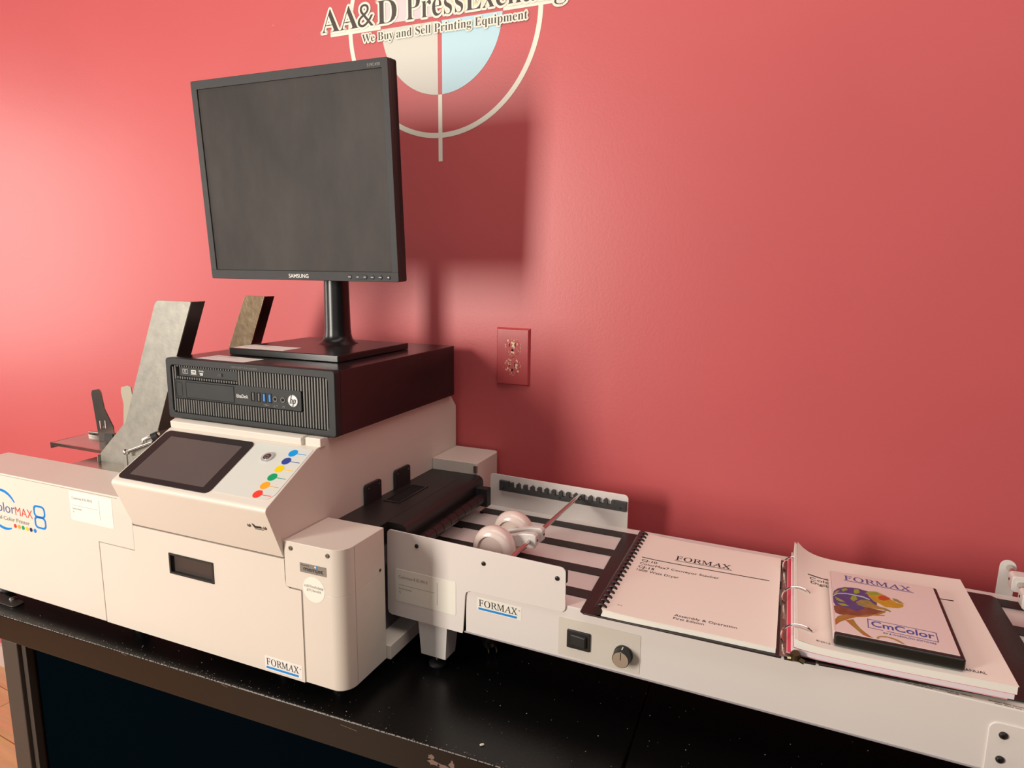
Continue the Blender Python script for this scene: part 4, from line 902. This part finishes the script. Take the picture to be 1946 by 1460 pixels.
# ================================================================== SOFTWARE DISC CASE
dv_ = thing('disc_case', 'black disc case with a chameleon cover on top of the open manual', 'disc case', cw(633.5, 8.5, 183.0), CY+0.028)
DH = 14.6
mb = CB(); mb.prism(rrect(-1.5, 131, -3, 184, 3), 'z', 0, DH-0.6); mb.build('case', M['case_black'], dv_, bevel=2.5, seg=3)
mb = CB(); mb.box(0.3, 126.3, 4.0, 182.5, DH-0.7, DH); sl_ = mb.build('printed_sleeve', M['sleeve'], dv_, bevel=0.3)
mb = CB(); mb.box(-2.2, 0.3, 4.0, 182.5, 3, DH-0.4); mb.build('sleeve_spine', M['sleeve'], sl_, bevel=0.6)
ANI = {
'body': [(0.4,101.9),(2.1,115.5),(7.5,126.0),(15.7,133.1),(24.8,136.0),(32.7,136.5),(39.3,133.7),(45.1,132.5),(49.4,127.1),(51.9,111.2),(51.6,97.0),(46.0,85.3),(38.7,86.5),(34.2,75.4),(25.4,66.9),(16.5,71.9),(9.1,73.0),(2.5,72.3),(0.4,80.5)],
'belly': [(0.4,71.2),(10.0,73.5),(23.5,81.9),(34.9,84.8),(42.2,83.5),(53.0,81.7),(59.4,82.4),(55.9,74.2),(45.2,64.9),(36.6,57.8),(25.3,50.5),(12.6,50.1),(6.2,49.4),(1.7,51.7),(0.4,59.9)],
'head': [(41.9,128.6),(50.1,135.3),(56.7,133.3),(63.9,128.7),(69.5,119.2),(75.3,112.4),(82.9,111.2),(81.6,103.7),(75.4,97.5),(67.9,95.3),(60.5,94.2),(54.7,100.7),(48.5,105.0),(43.9,117.2)],
'casque': [(40.2,125.3),(46.1,133.5),(54.0,135.9),(59.4,131.6),(55.1,126.0),(47.1,122.3)],
'eye': [(54.5,119.6),(58.9,126.5),(64.6,126.6),(68.9,122.6),(66.9,116.9),(60.3,111.5),(55.3,112.8)],
'snouttop': [(71.8,123.9),(76.5,123.6),(80.5,118.3),(83.6,113.4),(78.2,113.7),(73.0,117.3)],
'leg': [(27.0,92.8),(34.3,103.2),(43.8,104.0),(47.0,97.2),(53.8,91.1),(61.0,89.8),(65.9,84.2),(64.8,82.2),(57.8,85.0),(46.8,83.4),(36.6,83.3),(28.5,86.5)],
'branch': [(0.4,33.7),(4.1,44.1),(12.7,52.3),(26.4,54.2),(36.8,61.1),(48.3,69.6),(57.5,81.5),(60.6,85.1),(59.0,77.7),(49.9,67.1),(57.4,70.4),(57.6,68.4),(44.2,63.4),(36.5,56.2),(24.4,50.1),(14.8,40.4),(6.2,30.2),(0.5,19.2)],
'tail': [(11.9,37.0),(21.3,43.3),(23.3,33.8),(27.1,23.2),(31.7,15.3),(36.3,8.6),(39.9,4.6),(35.6,4.6),(29.4,7.4),(24.0,15.8),(18.4,25.4)],
'loop': [(43.6,5.2),(43.5,8.6),(46.8,12.8),(53.8,15.5),(60.4,14.7),(66.0,12.5),(70.4,7.9),(72.2,4.6),(69.0,4.6),(67.7,5.7),(61.7,10.5),(55.2,12.7),(48.3,10.7),(45.6,8.0),(46.6,5.6)],
's1': [(1.9,107.9),(5.1,116.8),(10.2,120.4),(5.9,112.2),(2.1,101.8)], 's2': [(11.4,124.7),(17.6,131.4),(19.3,125.8),(13.0,117.9)],
's3': [(27.5,132.1),(32.5,134.4),(33.9,124.9),(28.6,117.6),(25.9,121.3)], 's4': [(23.3,110.3),(28.2,111.3),(29.4,101.0),(24.3,93.9),(20.8,99.4)],
's5': [(2.5,98.3),(8.1,93.7),(14.4,87.1),(9.6,86.1),(4.1,89.4)], 's6': [(4.7,80.3),(13.2,81.9),(18.6,77.4),(10.1,74.6)],
'stripe': [(0.4,100.7),(5.9,110.2),(15.8,114.7),(25.5,114.9),(37.0,114.0),(44.2,108.9),(44.0,106.4),(35.8,110.6),(25.4,112.4),(15.7,112.2),(6.2,107.9),(0.4,97.7)]}
order = [('tail', 'cham_tail'), ('loop', 'cham_loop'), ('belly', 'cham_brown'), ('branch', 'cham_tail'), ('body', 'cham_blue'), ('s1', 'cham_green'), ('s2', 'cham_green'), ('s3', 'cham_green'), ('s4', 'cham_green'), ('s5', 'cham_green'), ('s6', 'cham_green'), ('stripe', 'cham_stripe'), ('head', 'cham_gold'), ('casque', 'cham_green'), ('snouttop', 'cham_leg'), ('leg', 'cham_leg'), ('eye', 'cham_red')]
pic = None
for i, (k_, mm) in enumerate(order):
    mb = CB(); mb.prism(ANI[k_], 'z', DH-0.1, DH+0.06+0.03*i)
    mb.build('cover_picture', M[mm], sl_, smooth=False)
mb = CB(); put_text(mb, 'FORMAX', lf(16, 158.5, -0.03, DH+0.2), 0, 0, 82, 14.5, 'light'); mb.build('cover_title', M['ink_line'], sl_, smooth=False, fix=False)
mb = CB(); mb.add([lf(16, 155.3, -0.03, DH+0.2)(*p) for p in ((0, 0), (84, 0), (84, 1.3), (0, 1.3))], [range(4)]); mb.build('title_rule', M['ink_line'], sl_, smooth=False, fix=False)
ff = lf(36, 28.5, -0.04, DH+0.2)
mb = CB(); put_text(mb, 'CmColor', ff, 4, 6.3, 66, 14, 'bold'); mb.build('product_name', M['ink_blue'], sl_, smooth=False, fix=False)
mb = CB(); 
for q_ in (((0, 22.2), (73, 22.2), (73, 23.2), (0, 23.2)), ((0, 0), (1, 0), (1, 23.2), (0, 23.2)), ((72, 0), (73, 0), (73, 23.2), (72, 23.2)), ((0, 0), (16, 0), (16, 1), (0, 1)), ((20, 0), (73, 0), (73, 1), (20, 1))): mb.add([ff(*p) for p in q_], [range(4)])
mb.build('name_frame', M['ink_line'], sl_, smooth=False, fix=False)
mb = CB(); put_text(mb, 'RIP & WORKFLOW SOFTWARE', ff, 16, -7.0, 54, 3.6, 'bold'); mb.build('caption', M['ink_line'], sl_, smooth=False, fix=False)

# ================================================================== POWER PLUG under the conveyor
pgp = thing('power_plug', 'black power plug with brass prongs lying on the table under the conveyor', 'plug', (-0.4285, 0.905, TOP), math.radians(33))
mb = MB(); mb.prism([(-8, -12), (8, -12), (12, -4), (12, 10), (6, 26), (-6, 26), (-12, 10), (-12, -4)], 'z', 1, 19); mb.build('plug_body', M['black_matte'], pgp, bevel=3, seg=3)
for x in (-6.3, 6.3):
    mb = MB(); mb.box(x-0.8, x+0.8, -33, -11, 6.5, 13); mb.build('prong', M['brass'], pgp, bevel=0.4)
mb = MB(); mb.tube([(0, -27, 16), (0, -11, 16)], 2.3, 12); mb.build('prong', M['brass'], pgp)
mb = MB(); mb.tube([(0, 24, 10), (0, 50, 6), (-20, 90, 4.2), (-70, 110, 4.2), (-120, 150, 4.2)], 3.8, 12); mb.build('cord', M['black_matte'], pgp)
